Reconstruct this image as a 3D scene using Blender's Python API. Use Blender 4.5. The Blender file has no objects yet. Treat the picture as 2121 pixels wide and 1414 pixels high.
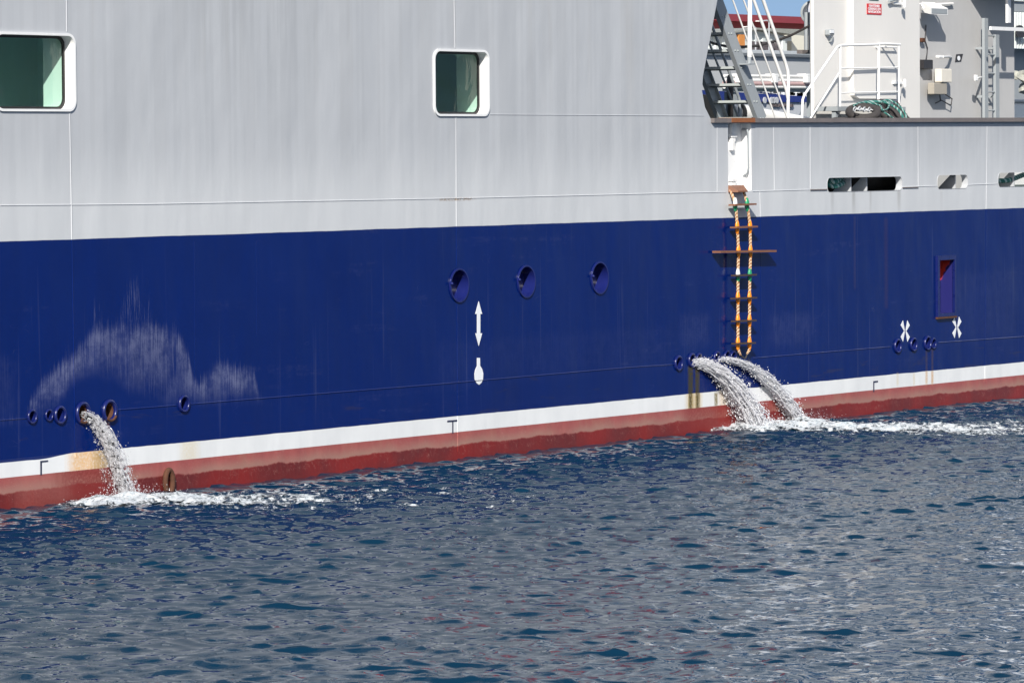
import bpy, math, random
import numpy as np
from mathutils import Vector, Matrix
from mathutils.geometry import tessellate_polygon
random.seed(4); rng = np.random.default_rng(11)
SC = bpy.context.scene; COL = SC.collection
PI = math.pi

# ---------------------------------------------------------------- camera
CAM = np.array([-60.0, -33.2, 4.05]); FPX = 9600.0; YAW = math.radians(32.5606); PITCH = math.radians(2.3722); ROLL = 0.0075
cy, sy, cp, sp = math.cos(YAW), math.sin(YAW), math.cos(PITCH), math.sin(PITCH)
FW = np.array([cy*cp, sy*cp, -sp]); RT0 = np.array([sy, -cy, 0.0]); UP0 = np.cross(RT0, FW)
RT = RT0*math.cos(ROLL) - UP0*math.sin(ROLL); UP = UP0*math.cos(ROLL) + RT0*math.sin(ROLL)
cd = bpy.data.cameras.new('camera'); co = bpy.data.objects.new('camera', cd); COL.objects.link(co)
M = Matrix.Identity(4)
for i in range(3):
    M[i][0], M[i][1], M[i][2], M[i][3] = RT[i], UP[i], -FW[i], CAM[i]
co.matrix_world = M
cd.sensor_width = 36.0; cd.lens = FPX/2121*36; cd.clip_start = 0.5; cd.clip_end = 8000
SC.camera = co

# ---------------------------------------------------------------- light
SUN = Vector((-1.72, -1.0, 1.23)).normalized()
w = bpy.data.worlds.new('World'); SC.world = w; w.use_nodes = True
wn = w.node_tree.nodes; bg = wn['Background']
sky = wn.new('ShaderNodeTexSky'); sky.sky_type = 'NISHITA'; sky.sun_disc = False
sky.sun_elevation = math.asin(SUN.z); sky.sun_rotation = math.atan2(SUN.x, SUN.y); sky.air_density = 1.0; sky.dust_density = 0.9; sky.ozone_density = 1.3
tcw = wn.new('ShaderNodeTexCoord'); sx_ = wn.new('ShaderNodeSeparateXYZ'); cx_ = wn.new('ShaderNodeCombineXYZ'); mz_ = wn.new('ShaderNodeMath'); mz_.operation = 'MULTIPLY_ADD'; mz_.inputs[1].default_value = .8; mz_.inputs[2].default_value = .24
LK = w.node_tree.links.new; LK(tcw.outputs['Generated'], sx_.inputs[0]); LK(sx_.outputs[0], cx_.inputs[0]); LK(sx_.outputs[1], cx_.inputs[1]); LK(sx_.outputs[2], mz_.inputs[0]); LK(mz_.outputs[0], cx_.inputs[2]); LK(cx_.outputs[0], sky.inputs[0])
cn = wn.new('ShaderNodeTexNoise'); cn.inputs['Scale'].default_value = 2.6; cn.inputs['Detail'].default_value = 6; cn.inputs['Roughness'].default_value = .6
cm = wn.new('ShaderNodeMapping'); cm.inputs['Scale'].default_value = (1, 1, 2.2); cm.inputs['Location'].default_value = (.3, 1.1, .2); LK(tcw.outputs['Generated'], cm.inputs[0]); LK(cm.outputs[0], cn.inputs['Vector'])
c1_ = wn.new('ShaderNodeMapRange'); c1_.interpolation_type = 'SMOOTHSTEP'; c1_.inputs[1].default_value = .40; c1_.inputs[2].default_value = .60; LK(cn.outputs[0], c1_.inputs[0])
c2_ = wn.new('ShaderNodeMapRange'); c2_.interpolation_type = 'SMOOTHSTEP'; c2_.inputs[1].default_value = .10; c2_.inputs[2].default_value = .26; LK(sx_.outputs[2], c2_.inputs[0])
c3_ = wn.new('ShaderNodeMapRange'); c3_.interpolation_type = 'SMOOTHSTEP'; c3_.inputs[1].default_value = .25; c3_.inputs[2].default_value = .95; LK(sx_.outputs[0], c3_.inputs[0])
m1w = wn.new('ShaderNodeMath'); m1w.operation = 'MULTIPLY'; LK(c1_.outputs[0], m1w.inputs[0]); LK(c2_.outputs[0], m1w.inputs[1]); m2w = wn.new('ShaderNodeMath'); m2w.operation = 'MULTIPLY'; LK(m1w.outputs[0], m2w.inputs[0]); LK(c3_.outputs[0], m2w.inputs[1])
xw = wn.new('ShaderNodeMix'); xw.data_type = 'RGBA'; xw.inputs[7].default_value = (17, 17.2, 17.5, 1); LK(m2w.outputs[0], xw.inputs[0]); LK(sky.outputs[0], xw.inputs[6])
LK(xw.outputs[2], bg.inputs[0]); bg.inputs[1].default_value = 0.088
ld = bpy.data.lights.new('sun', 'SUN'); ld.energy = 4.8; ld.angle = math.radians(0.5); ld.color = (1, .955, .885)
lo = bpy.data.objects.new('sun', ld); COL.objects.link(lo); lo.rotation_euler = SUN.to_track_quat('Z', 'Y').to_euler()
SC.view_settings.view_transform = 'Standard'; SC.view_settings.look = 'None'; SC.view_settings.exposure = 0.46; SC.view_settings.gamma = 1
SC.cycles.use_denoising = True
SC.cycles.max_bounces = 8; SC.cycles.transparent_max_bounces = 16; SC.cycles.caustics_reflective = False; SC.cycles.caustics_refractive = False

# ---------------------------------------------------------------- measuring: a point of the photograph on a plane of the scene
def ray(u, v): return FW*FPX + RT*(u-1060.5) + UP*(707-v)
def at(u, v, Y=0.0):
    r = ray(u, v); return Vector(CAM + r*((Y-CAM[1])/r[1]))
def onz(u, v, Z=0.0):
    r = ray(u, v); return Vector(CAM + r*((Z-CAM[2])/r[2]))
def xz(u, v, Y=0.0):
    p = at(u, v, Y); return (p.x, p.z)

# ---------------------------------------------------------------- node helper
class S:
    nt = None
    def __init__(s, k): s.k = k
    def m(op, *a, clamp=False):
        n = S.nt.nodes.new('ShaderNodeMath'); n.operation = op; n.use_clamp = clamp
        for i, x in enumerate(a):
            if isinstance(x, S): S.nt.links.new(x.k, n.inputs[i])
            else: n.inputs[i].default_value = x
        return S(n.outputs[0])
    def __add__(a, b): return S.m('ADD', a, b)
    __radd__ = __add__
    def __sub__(a, b): return S.m('SUBTRACT', a, b)
    def __rsub__(a, b): return S.m('SUBTRACT', b, a)
    def __mul__(a, b): return S.m('MULTIPLY', a, b)
    __rmul__ = __mul__
    def __truediv__(a, b): return S.m('DIVIDE', a, b)
    def abs(a): return S.m('ABSOLUTE', a)
    def clamp(a): return S.m('ADD', a, 0.0, clamp=True)
    def max(a, b): return S.m('MAXIMUM', a, b)
    def min(a, b): return S.m('MINIMUM', a, b)
    def pow(a, b): return S.m('POWER', a, b)
def sstep(x, a, b):
    n = S.nt.nodes.new('ShaderNodeMapRange'); n.interpolation_type = 'SMOOTHSTEP'
    S.nt.links.new(x.k, n.inputs[0])
    rev = a > b
    n.inputs[1].default_value, n.inputs[2].default_value = (b, a) if rev else (a, b)
    n.inputs[3].default_value, n.inputs[4].default_value = (1, 0) if rev else (0, 1)
    return S(n.outputs[0])
def ssd(x, y, wd): return sstep(x - y, -wd, wd)
def coords(kind='Object'):
    n = S.nt.nodes.new('ShaderNodeTexCoord'); return S(n.outputs[kind])
def sep(v):
    n = S.nt.nodes.new('ShaderNodeSeparateXYZ'); S.nt.links.new(v.k, n.inputs[0]); return S(n.outputs[0]), S(n.outputs[1]), S(n.outputs[2])
def vec(x, y, z):
    n = S.nt.nodes.new('ShaderNodeCombineXYZ')
    for i, q in enumerate((x, y, z)):
        if isinstance(q, S): S.nt.links.new(q.k, n.inputs[i])
        else: n.inputs[i].default_value = q
    return S(n.outputs[0])
def noise(v, scale, detail=3, rough=.5, dist=0.0):
    n = S.nt.nodes.new('ShaderNodeTexNoise'); S.nt.links.new(v.k, n.inputs['Vector'])
    n.inputs['Scale'].default_value = scale; n.inputs['Detail'].default_value = detail; n.inputs['Roughness'].default_value = rough; n.inputs['Distortion'].default_value = dist
    return S(n.outputs[0])
def ramp(x, stops, interp='LINEAR'):
    n = S.nt.nodes.new('ShaderNodeValToRGB'); n.color_ramp.interpolation = interp; e = n.color_ramp.elements
    while len(e) < len(stops): e.new(0.5)
    for i, (p, c) in enumerate(stops):
        e[i].position = p; e[i].color = (c, c, c, 1) if not isinstance(c, tuple) else (*c, 1)
    S.nt.links.new(x.k, n.inputs[0]); return S(n.outputs[0])
def cmix(f, a, b):
    n = S.nt.nodes.new('ShaderNodeMix'); n.data_type = 'RGBA'
    for i, q in ((0, f), (6, a), (7, b)):
        if isinstance(q, S): S.nt.links.new(q.k, n.inputs[i])
        else: n.inputs[i].default_value = q if i == 0 else (*q, 1)
    return S(n.outputs[2])
def cmul(c, f):
    n = S.nt.nodes.new('ShaderNodeVectorMath'); n.operation = 'SCALE'
    if isinstance(c, S): S.nt.links.new(c.k, n.inputs[0])
    else: n.inputs[0].default_value = c
    if isinstance(f, S): S.nt.links.new(f.k, n.inputs['Scale'])
    else: n.inputs['Scale'].default_value = f
    return S(n.outputs[0])
def bump(h, dist, strength=1.0):
    n = S.nt.nodes.new('ShaderNodeBump'); n.inputs['Distance'].default_value = dist; n.inputs['Strength'].default_value = strength
    S.nt.links.new(h.k, n.inputs['Height']); return S(n.outputs[0])
def newmat(name):
    m = bpy.data.materials.new(name); m.use_nodes = True; S.nt = m.node_tree
    b = m.node_tree.nodes['Principled BSDF']; return m, b
def put(b, **kw):
    for k, q in kw.items():
        i = b.inputs[k.replace('_', ' ')]
        if isinstance(q, S): S.nt.links.new(q.k, i)
        elif isinstance(q, tuple): i.default_value = (*q, 1)
        else: i.default_value = q
_pm = {}
def paint(name, col, rough=.45, wear=.12, scale=3.0, metal=0.0, streak=True, bumpy=0.0, dirt=(.25, .2, .15), dirt_amt=.15):
    if name in _pm: return _pm[name]
    m, b = newmat(name); o = coords(); x, y, z = sep(o)
    n1 = noise(o, scale, 5, .6)
    n2 = noise(vec(x*1.0, y*1.0, z*(.12 if streak else 1.0)), scale*5, 4, .65)
    c = cmul(col, 1 + (n1-.5)*wear*1.6 + (n2-.5)*wear)
    c = cmix(sstep(n2*.6+n1*.5, .62, .82)*dirt_amt, c, dirt)
    put(b, Base_Color=c, Roughness=(rough + (n1-.5)*.25).clamp(), Metallic=metal)
    if bumpy: put(b, Normal=bump(noise(o, scale*12, 4, .6), bumpy))
    _pm[name] = m; return m

# ---------------------------------------------------------------- mesh helper
class MB:
    def __init__(s): s.v = []; s.f = []; s.mi = []; s.cur = 0
    def add(s, vs, fs):
        k = len(s.v); s.v.extend([tuple(q) for q in vs]); s.f.extend([tuple(i+k for i in f) for f in fs]); s.mi.extend([s.cur]*len(fs)); return s
    def box(s, a, b, bev=0.0):
        (x0, y0, z0), (x1, y1, z1) = a, b
        x0, x1 = min(x0, x1), max(x0, x1); y0, y1 = min(y0, y1), max(y0, y1); z0, z1 = min(z0, z1), max(z0, z1)
        if bev <= 0:
            vs = [(x, y, z) for z in (z0, z1) for (x, y) in ((x0, y0), (x1, y0), (x1, y1), (x0, y1))]
            return s.add(vs, [(3, 2, 1, 0), (4, 5, 6, 7), (0, 1, 5, 4), (1, 2, 6, 5), (2, 3, 7, 6), (3, 0, 4, 7)])
        def ring(z, i): return [(x0+i, y0, z), (x1-i, y0, z), (x1, y0+i, z), (x1, y1-i, z), (x1-i, y1, z), (x0+i, y1, z), (x0, y1-i, z), (x0, y0+i, z)]
        def ringin(z, e): return [(x0+bev, y0+e, z), (x1-bev, y0+e, z), (x1-e, y0+bev, z), (x1-e, y1-bev, z), (x1-bev, y1-e, z), (x0+bev, y1-e, z), (x0+e, y1-bev, z), (x0+e, y0+bev, z)]
        rs = [ringin(z0, bev*.999), ring(z0+bev, bev), ring(z1-bev, bev), ringin(z1, bev*.999)]
        return s.loft(rs, caps=True)
    def loft(s, rings, caps=True, closed=False):
        n = len(rings[0]); vs = [p for r in rings for p in r]; fs = []
        R = len(rings)
        for i in range(R if closed else R-1):
            for j in range(n):
                a = i*n+j; b = i*n+(j+1) % n; c = ((i+1) % R)*n+(j+1) % n; d = ((i+1) % R)*n+j
                fs.append((a, b, c, d))
        if caps and not closed: fs.append(tuple(range(n-1, -1, -1))); fs.append(tuple((R-1)*n+j for j in range(n)))
        return s.add(vs, fs)
    def tube(s, pts, r, n=8, caps=True):
        pts = [Vector(p) for p in pts]; rings = []; N = None
        rr = r if isinstance(r, (list, tuple)) else [r]*len(pts)
        for i, p in enumerate(pts):
            t = (pts[min(i+1, len(pts)-1)] - pts[max(i-1, 0)]).normalized()
            if N is None: N = t.orthogonal().normalized()
            N = (N - t*N.dot(t)); N = N.normalized() if N.length > 1e-6 else t.orthogonal().normalized()
            B = t.cross(N)
            rings.append([p + (N*math.cos(2*PI*k/n) + B*math.sin(2*PI*k/n))*rr[i] for k in range(n)])
        return s.loft(rings, caps)
    def prism(s, poly, y0, y1):      # polygon of (x, z) extruded along y
        n = len(poly)
        return s.loft([[(x, y0, z) for x, z in poly], [(x, y1, z) for x, z in poly]])
    def ringprism(s, outer, inner, y0, y1):
        r = [[(x, y1, z) for x, z in outer], [(x, y0, z) for x, z in outer], [(x, y0, z) for x, z in inner], [(x, y1, z) for x, z in inner]]
        return s.loft(r, closed=True)
    def torus(s, c, ax, R, r, n=28, m=10, sq=(1, 1)):
        c = Vector(c); ax = Vector(ax).normalized(); u = ax.orthogonal().normalized(); v = ax.cross(u); rings = []
        for i in range(n):
            a = 2*PI*i/n; d = u*math.cos(a)+v*math.sin(a)
            rings.append([c + d*(R + r*sq[0]*math.cos(2*PI*k/m)) + ax*(r*sq[1]*math.sin(2*PI*k/m)) for k in range(m)])
        return s.loft(rings, closed=True)
    def lathe(s, c, ax, prof, n=28, caps=True):
        c = Vector(c); ax = Vector(ax).normalized(); u = ax.orthogonal().normalized(); v = ax.cross(u)
        return s.loft([[c + ax*h + (u*math.cos(2*PI*k/n)+v*math.sin(2*PI*k/n))*max(r, 1e-4) for k in range(n)] for h, r in prof], caps)
    def build(s, name, mats, parent=None, smooth=False, ang=35):
        me = bpy.data.meshes.new(name); me.from_pydata(s.v, [], s.f); me.update()
        ms = mats if isinstance(mats, (list, tuple)) else [mats]
        for m in ms: me.materials.append(m)
        if len(ms) > 1: me.polygons.foreach_set('material_index', s.mi)
        if smooth:
            me.polygons.foreach_set('use_smooth', [True]*len(s.f))
            try: me.set_sharp_from_angle(angle=math.radians(ang))
            except Exception: pass
        import bmesh
        bm = bmesh.new(); bm.from_mesh(me); bmesh.ops.recalc_face_normals(bm, faces=bm.faces); bm.to_mesh(me); bm.free()
        o = bpy.data.objects.new(name, me); COL.objects.link(o)
        if parent is not None: o.parent = parent; o.matrix_parent_inverse = parent.matrix_world.inverted()
        return o
def tag(o, label=None, cat=None, group=None, kind=None):
    for k, q in (('label', label), ('category', cat), ('group', group), ('kind', kind)):
        if q: o[k] = q
    return o
def thing(name, label, cat, loc=(0, 0, 0), group=None):
    o = bpy.data.objects.new(name, None); COL.objects.link(o); o.location = loc; o.empty_display_size = .2
    o.matrix_world = Matrix.Translation(loc); return tag(o, label, cat, group)
def rrect(x0, x1, z0, z1, r, n=6):
    out = []
    for cx, cz, a0 in ((x1-r, z1-r, 0), (x0+r, z1-r, 90), (x0+r, z0+r, 180), (x1-r, z0+r, 270)):
        for i in range(n+1):
            a = math.radians(a0 + 90*i/n); out.append((cx+r*math.cos(a), cz+r*math.sin(a)))
    return out
def circ(x, z, r, n=28, rz=None): return [(x+r*math.cos(2*PI*i/n), z+(rz or r)*math.sin(2*PI*i/n)) for i in range(n)]
def text_mesh(mb, s, o, xdir, zdir, size, depth=.004, bold=0.0, shear=0.0, width=None):
    cu = bpy.data.curves.new('lettering', 'FONT'); cu.body = s; cu.size = size; cu.extrude = depth/2; cu.offset = bold; cu.shear = shear; cu.align_x = 'CENTER'; cu.align_y = 'CENTER'; cu.resolution_u = 3
    ob = bpy.data.objects.new('lettering', cu); COL.objects.link(ob)
    me = ob.to_mesh(); X = Vector(xdir); Z = Vector(zdir); Y = X.cross(Z)*-1; o = Vector(o)
    xs = [v.co.x for v in me.vertices]; k = width/(max(xs)-min(xs)) if width else 1.0
    mb.add([o + X*v.co.x*k + Z*v.co.y + Y*(-v.co.z) for v in me.vertices], [tuple(p.vertices) for p in me.polygons])
    ob.to_mesh_clear(); bpy.data.objects.remove(ob); bpy.data.curves.remove(cu)

# ================================================================ WATER (structure)
def spectrum(N, L, lo_, hi, wind, seed):
    r = np.random.default_rng(seed); k1 = np.fft.fftfreq(N, L/N)*2*np.pi
    kx, ky = np.meshgrid(k1, k1, indexing='ij'); k = np.hypot(kx, ky); k[0, 0] = 1
    c = (kx*np.cos(wind)+ky*np.sin(wind))/k
    P = k**-1.92*np.sqrt(.10+.90*c*c)*np.exp(-(2*np.pi/hi/k)**4*.5)*np.exp(-(k*lo_/2/np.pi)**2*.5); P[0, 0] = 0
    H = P*(r.normal(size=(N, N))+1j*r.normal(size=(N, N)))
    f = lambda q: np.real(np.fft.ifft2(q))
    h = f(H); sx = f(1j*kx*H); sy_ = f(1j*ky*H); s = np.sqrt((sx**2+sy_**2).mean())
    dx = f(-1j*kx/k*H); dy = f(-1j*ky/k*H)
    return np.stack([h, dx, dy])/s
def samp(T, L, x, y):
    N = T.shape[1]; u = (x/L*N) % N; v = (y/L*N) % N
    i = u.astype(np.int64) % N; j = v.astype(np.int64) % N; a = u-np.floor(u); b = v-np.floor(v); i2 = (i+1) % N; j2 = (j+1) % N
    return T[:, i, j]*(1-a)*(1-b)+T[:, i2, j]*a*(1-b)+T[:, i, j2]*(1-a)*b+T[:, i2, j2]*a*b
WIND = YAW + math.radians(14)
TA = spectrum(1024, 23.0, .14, 1.0, .0, 3); TB = spectrum(1024, 17.3, .09, .30, .0, 8)
SLA, SLB = .145, .29
def axis(core0, core1, st, far, ratio):
    c = np.arange(core0, core1, st); left = []; right = []; s = st; p = core0
    while p > core0-far: s *= ratio; p -= s; left.append(p)
    s = st; p = c[-1]
    while p < core1+far: s *= ratio; p += s; right.append(p)
    return np.concatenate([left[::-1], c, right])
LAT = axis(-10.5, 10.5, .024, 4000, 1.25); DEP = axis(33.0, 74.0, .04, 4000, 1.25)
d, l = np.meshgrid(DEP, LAT, indexing='ij')
fwh = np.array([cy, sy]); rth = np.array([sy, -cy])
X = CAM[0]+d*fwh[0]+l*rth[0]; Y = CAM[1]+d*fwh[1]+l*rth[1]
fade = np.clip((11.5-np.abs(l))/1.5, 0, 1)*np.clip((d-31)/2, 0, 1)*np.clip((80-d)/4, 0, 1)
shp = X.shape; X = X.ravel(); Y = Y.ravel(); fade = fade.ravel()
def segdist(x, y, pts):
    """distance to a polyline and position along it"""
    best = np.full(x.shape, 1e9); tt = np.zeros(x.shape); L0 = 0; tot = sum((b-a).length for a, b in zip(pts[:-1], pts[1:]))
    for a, b in zip(pts[:-1], pts[1:]):
        dx, dy = b.x-a.x, b.y-a.y; q = dx*dx+dy*dy
        t = np.clip(((x-a.x)*dx+(y-a.y)*dy)/q, 0, 1); dd = np.hypot(x-a.x-t*dx, y-a.y-t*dy)
        m = dd < best; best = np.where(m, dd, best); tt = np.where(m, (L0+t*math.sqrt(q))/tot, tt); L0 += math.sqrt(q)
    return best, tt
FOAML = [onz(u, v) for u, v in ((215, 1046), (250, 1040), (330, 1036), (420, 1040), (500, 1040), (600, 1036), (760, 1030))]
FOAMR = [onz(u, v) for u, v in ((1500, 890), (1570, 888), (1640, 886), (1720, 887), (1820, 890), (1960, 891), (2121, 890), (2350, 884))]
LAND = [onz(272, 1036), onz(1574, 889), onz(1662, 878)]
m1, t1 = segdist(X, Y, FOAML); m2, t2 = segdist(X, Y, FOAMR)
core = np.abs(l).ravel() < 10.4
fl = np.exp(-(m1/(.55+1.3*t1))**2)*np.clip(1.2-.8*t1, 0, 1)
fr = np.exp(-(m2/(.62+1.9*t2))**2)*np.clip(1.05-.72*t2, .0, .95)
for q, (p, s_) in enumerate(zip(LAND, (.42, .6, .5))):
    g = np.exp(-((X-p.x)**2+(Y-p.y)**2)/s_**2)
    if q == 0: fl = np.maximum(fl*.93, g*1.1)
    else: fr = np.maximum(fr, g*1.02)
foam = np.maximum(fl, fr)*(fade > 0)
dl_, ll_ = d.ravel(), l.ravel()
def layer(T, L, st, rot):
    q = ll_/st; c_, s_ = math.cos(rot), math.sin(rot)
    B = samp(T, L, dl_*c_-q*s_, dl_*s_+q*c_); bd, bl = B[1]*c_+B[2]*s_, (-B[1]*s_+B[2]*c_)*st
    return np.stack([B[0], bd*fwh[0]+bl*rth[0], bd*fwh[1]+bl*rth[1]])
A = layer(TA, 23.0, 1.45, .12); B = layer(TB, 17.3, 1.75, -.21)
gust = 1.0+.2*np.sin(X*.31+Y*.17+1.2)*np.sin(X*.13-Y*.37)
D = (A*SLA + B*SLB*gust)*fade
C2 = samp(TB, 17.3, X*1.9+3, Y*1.9+1)*np.clip(foam, 0, 1)*.11*fade
Z = D[0]+C2[0]+ .02*np.clip(foam, 0, 1)
XX = X-.9*D[1]; YY = Y-.9*D[2]
nd, nl = shp
ii = np.arange(nd*nl).reshape(shp)
quads = np.stack([ii[:-1, :-1], ii[:-1, 1:], ii[1:, 1:], ii[1:, :-1]], -1).reshape(-1, 4)
def np_mesh(name, co_, q, mat, attr=None):
    me = bpy.data.meshes.new(name); me.vertices.add(len(co_)); me.vertices.foreach_set('co', co_.astype(np.float32).ravel())
    me.loops.add(q.size); me.loops.foreach_set('vertex_index', q.astype(np.int32).ravel())
    me.polygons.add(len(q)); me.polygons.foreach_set('loop_start', np.arange(0, q.size, q.shape[1], dtype=np.int32)); me.polygons.foreach_set('loop_total', np.full(len(q), q.shape[1], np.int32))
    me.polygons.foreach_set('use_smooth', np.ones(len(q), bool)); me.update(calc_edges=True)
    if attr is not None:
        a = me.attributes.new('foam', 'FLOAT', 'POINT'); a.data.foreach_set('value', attr.astype(np.float32))
    me.materials.append(mat); o = bpy.data.objects.new(name, me); COL.objects.link(o); return o
wm, b = newmat('sea_water'); o = coords(); x_, y_, z_ = sep(o)
big = noise(o, .35, 2, .5)
far = sstep(((x_-CAM[0]-52*cy)*cy+(y_-CAM[1]-52*sy)*sy).abs().max(((x_-CAM[0])*sy-(y_-CAM[1])*cy).abs()*2.0), 20, 27)
put(b, Base_Color=cmix(big, (.0012, .0165, .037), (.0020, .024, .052)), Roughness=.012, IOR=1.46,
    Normal=bump(noise(o, 16.0, 3, .6)*.0015 + noise(o, 1.6, 4, .6)*.16*far, 1.0))
W3 = np.stack([XX, YY, Z], -1)
tag(np_mesh('water', W3, quads[:, ::-1] if False else quads, wm), kind='structure')
# foam: churned sheets lying on the water
fm, b = newmat('sea_foam'); o = coords(); a = S.nt.nodes.new('ShaderNodeAttribute'); a.attribute_name = 'foam'; fa = S(a.outputs['Fac'])
x_, y_, z_ = sep(o)
xr = x_*cy + y_*sy; yr = x_*sy - y_*cy
n1 = noise(vec(xr*.55, yr*1.0, z_), 3.2, 6, .68, .6); n2 = noise(o, 14, 5, .7); n3 = noise(vec(xr*.5, yr*.9, z_), 9, 6, .75, 1.5)
al = sstep(fa*1.25 + (n1-.5)*2.6 + (n3-.5)*2.3 + (n2-.5)*.9, .56, 1.02)
put(b, Base_Color=cmix(sstep(n3*.5+n2*.5, .38, .62), (.50, .58, .63), (.84, .86, .88)), Roughness=.6, Alpha=al, Normal=bump(n2+n3, .05))
for nm, f_, lab in (('churned_foam', fl, None), ('churned_foam', fr, None)):
    f_ = f_*(fade > .2); keep = f_[quads].max(1) > .05; q = quads[keep]; u_, inv = np.unique(q, return_inverse=True)
    co_ = W3[u_].copy(); co_[:, 2] += .006+.05*np.clip(f_[u_], 0, 1)**2*(1+.8*np.sin(co_[:, 0]*9+co_[:, 1]*4)*np.sin(co_[:, 1]*11-co_[:, 0]*3))
    tag(np_mesh(nm, co_, inv.reshape(q.shape), fm, f_[u_]),
        ('white churned foam trailing over the water from the single left outfall' if f_ is not None and nm and f_.sum() == (fl*(fade > .2)).sum() else 'white churned foam streaming off below the pair of outfalls under the rope ladder'), 'foam', kind='stuff')

# ================================================================ HULL materials
ZUB = (xz(0, 497)[1]+xz(1530, 453)[1])/2; ZBW = xz(1100, 847)[1]; ZWR = xz(1100, 879)[1]; ZLS = xz(900, 796)[1]; ZUS = xz(945, 411)[1]
XB0 = xz(1500, 254); XB1 = xz(2121, 252)
def zbul(x): return XB0[1]+(x-XB0[0])*(XB1[1]-XB0[1])/(XB1[0]-XB0[0])
GREY = (.45, .465, .485); NAVY = (.0006, .0115, .106); WHITE = (.74, .75, .75); RED = (.33, .080, .075)
hm, b = newmat('hull_paint'); o = coords(); x, y, z = sep(o)
flat = vec(x, 0.0, z)
wob = (noise(flat, 1.1, 3, .6)-.5)
nf = noise(flat, 6, 5, .65); ng = noise(flat, .8, 3, .5)
st = noise(vec(x*1.0, 0.0, z*.05), 4.2, 5, .62)          # fine vertical runs
st2 = noise(vec(x*1.0, 0.0, z*.02), 1.9, 2, .4)        # broad plate strips
st3 = noise(vec(x*1.0, 0.0, z*.06), 26, 4, .7)
# grey topsides
strips = ramp(noise(vec(x, 0.0, z*0.0), 1.55, 0, .5), [(0, .965), (.40, 1.0), (.44, 1.025), (.50, .985), (.55, 1.015), (.60, .97), (.66, 1.01)], 'CONSTANT')
g = cmul(GREY, strips*(1 + (st-.5)*.038 + (st2-.5)*.06 + (ng-.5)*.05 + (st3-.5)*.015 + (nf-.5)*.05))
zone = sstep((x-xz(520, 60)[0]).abs(), 2.6, .4)*sstep(z, ZUS+.6, ZUS+2.4)
g = cmul(g, 1-zone*sstep(st, .40, .62)*.14)
lowz = sstep(z, ZUS+.9, ZUS-.1)
g = cmix(lowz*.75, g, cmul((.585, .60, .612), 1+(st-.5)*.12))
g = cmix(sstep(st*.55+st2*.5, .55, .72)*sstep(z, ZUS, ZUS+2.5)*.28, g, (.36, .345, .32))
# red rust runs along the joint
X945 = xz(945, 411)[0]
rz = (1-((z-ZUS+.012)/.028).abs()).clamp()*sstep((x-X945).abs(), .55, .25)*sstep(noise(flat, 24, 4, .7), .42, .58)
g = cmix(rz*.85, g, (.25, .15, .07))
# grey soot lines under the mooring openings
for u_, w_, d_ in ((1768, .045, .42), (1803, .03, .3), (1862, .05, .4), (1724, .04, .25), (1950, .04, .15)):
    xx, zz = xz(u_, 396)
    g = cmix(sstep((x-xx+(st3-.5)*.08).abs(), w_*1.8, w_*.3)*sstep(z, zz+.05, zz-.03)*sstep(z, ZUB-.2, zz)*d_, g, (.2, .19, .17))
# navy topsides with dried salt
X0s, X1s = xz(0, 700)[0], xz(620, 700)[0]
def pts_ramp(pp, zlo, zhi):
    out = []
    for px, py in pp:
        u_, v_ = px/3.787, 540+py/3.787; X_, Z_ = xz(u_, v_); out.append(((X_-X0s)/(X1s-X0s), (Z_-zlo)/(zhi-zlo)))
    return out
ZL, ZH = ZLS-.1, ZUB
xn = (x-X0s)/(X1s-X0s)
top = ramp(xn, pts_ramp([(205, 1240), (240, 1080), (330, 950), (430, 850), (520, 760), (600, 720), (700, 590), (740, 510), (850, 510), (1000, 500), (1130, 480), (1200, 500), (1330, 520), (1420, 600), (1480, 720), (1510, 900), (1560, 960), (1620, 870), (1680, 830), (1760, 790), (1850, 850), (1990, 850), (2020, 1000), (2080, 1240)], ZL, ZH))
spike = ramp(xn, pts_ramp([(205, 1240), (480, 900), (515, 640), (540, 620), (600, 900), (700, 560), (735, 300), (780, 300), (830, 560), (930, 420), (960, 280), (1000, 140), (1080, 110), (1110, 300), (1150, 250), (1180, 300), (1230, 560), (1340, 480), (1370, 400), (1400, 560), (1500, 1000), (1740, 1000), (1765, 680), (1790, 900), (2080, 1240)], ZL, ZH))
bot = ramp(xn, pts_ramp([(205, 1240), (430, 1160), (520, 1040), (600, 920), (760, 880), (900, 920), (1000, 1010), (1200, 1060), (1300, 1110), (2000, 1090), (2300, 1070)], ZL, ZH))
zn = (z-ZL)/(ZH-ZL)
run = (noise(vec(x, 0.0, z*.04), 20, 5, .8)-.5); run2 = noise(vec(x, 0.0, z*.035), 42, 4, .8)
inside = sstep(top + run*.24 - zn + (run2-.5)*.10, -.03, .07)*sstep(zn-bot + run*.03, -.05, .10)
edge = 1-sstep(top+run*.1-zn, .0, .32)
patchy = sstep(noise(flat, 2.2, 4, .65), .30, .62)
wisp = sstep(spike+run*.25-zn, -.02, .12)*sstep(zn-bot, -.05, .1)*sstep(run2, .50, .66)*.33
salt = (inside*(.26+.46*edge)*sstep(run2*.75+nf*.35, .34, .72)*(.12+.88*patchy)).max(wisp)*sstep(noise(flat, 130, 3, .8), .25, .6)
spk = sstep(noise(vec(x, 0.0, z*.03), 30, 2, .5), .70, .78)*sstep(top+.10-zn, 0, .1)*sstep(zn-bot, 0, .1)*.2*sstep(xn, .07, .12)*sstep(xn, .95, .9)
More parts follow.
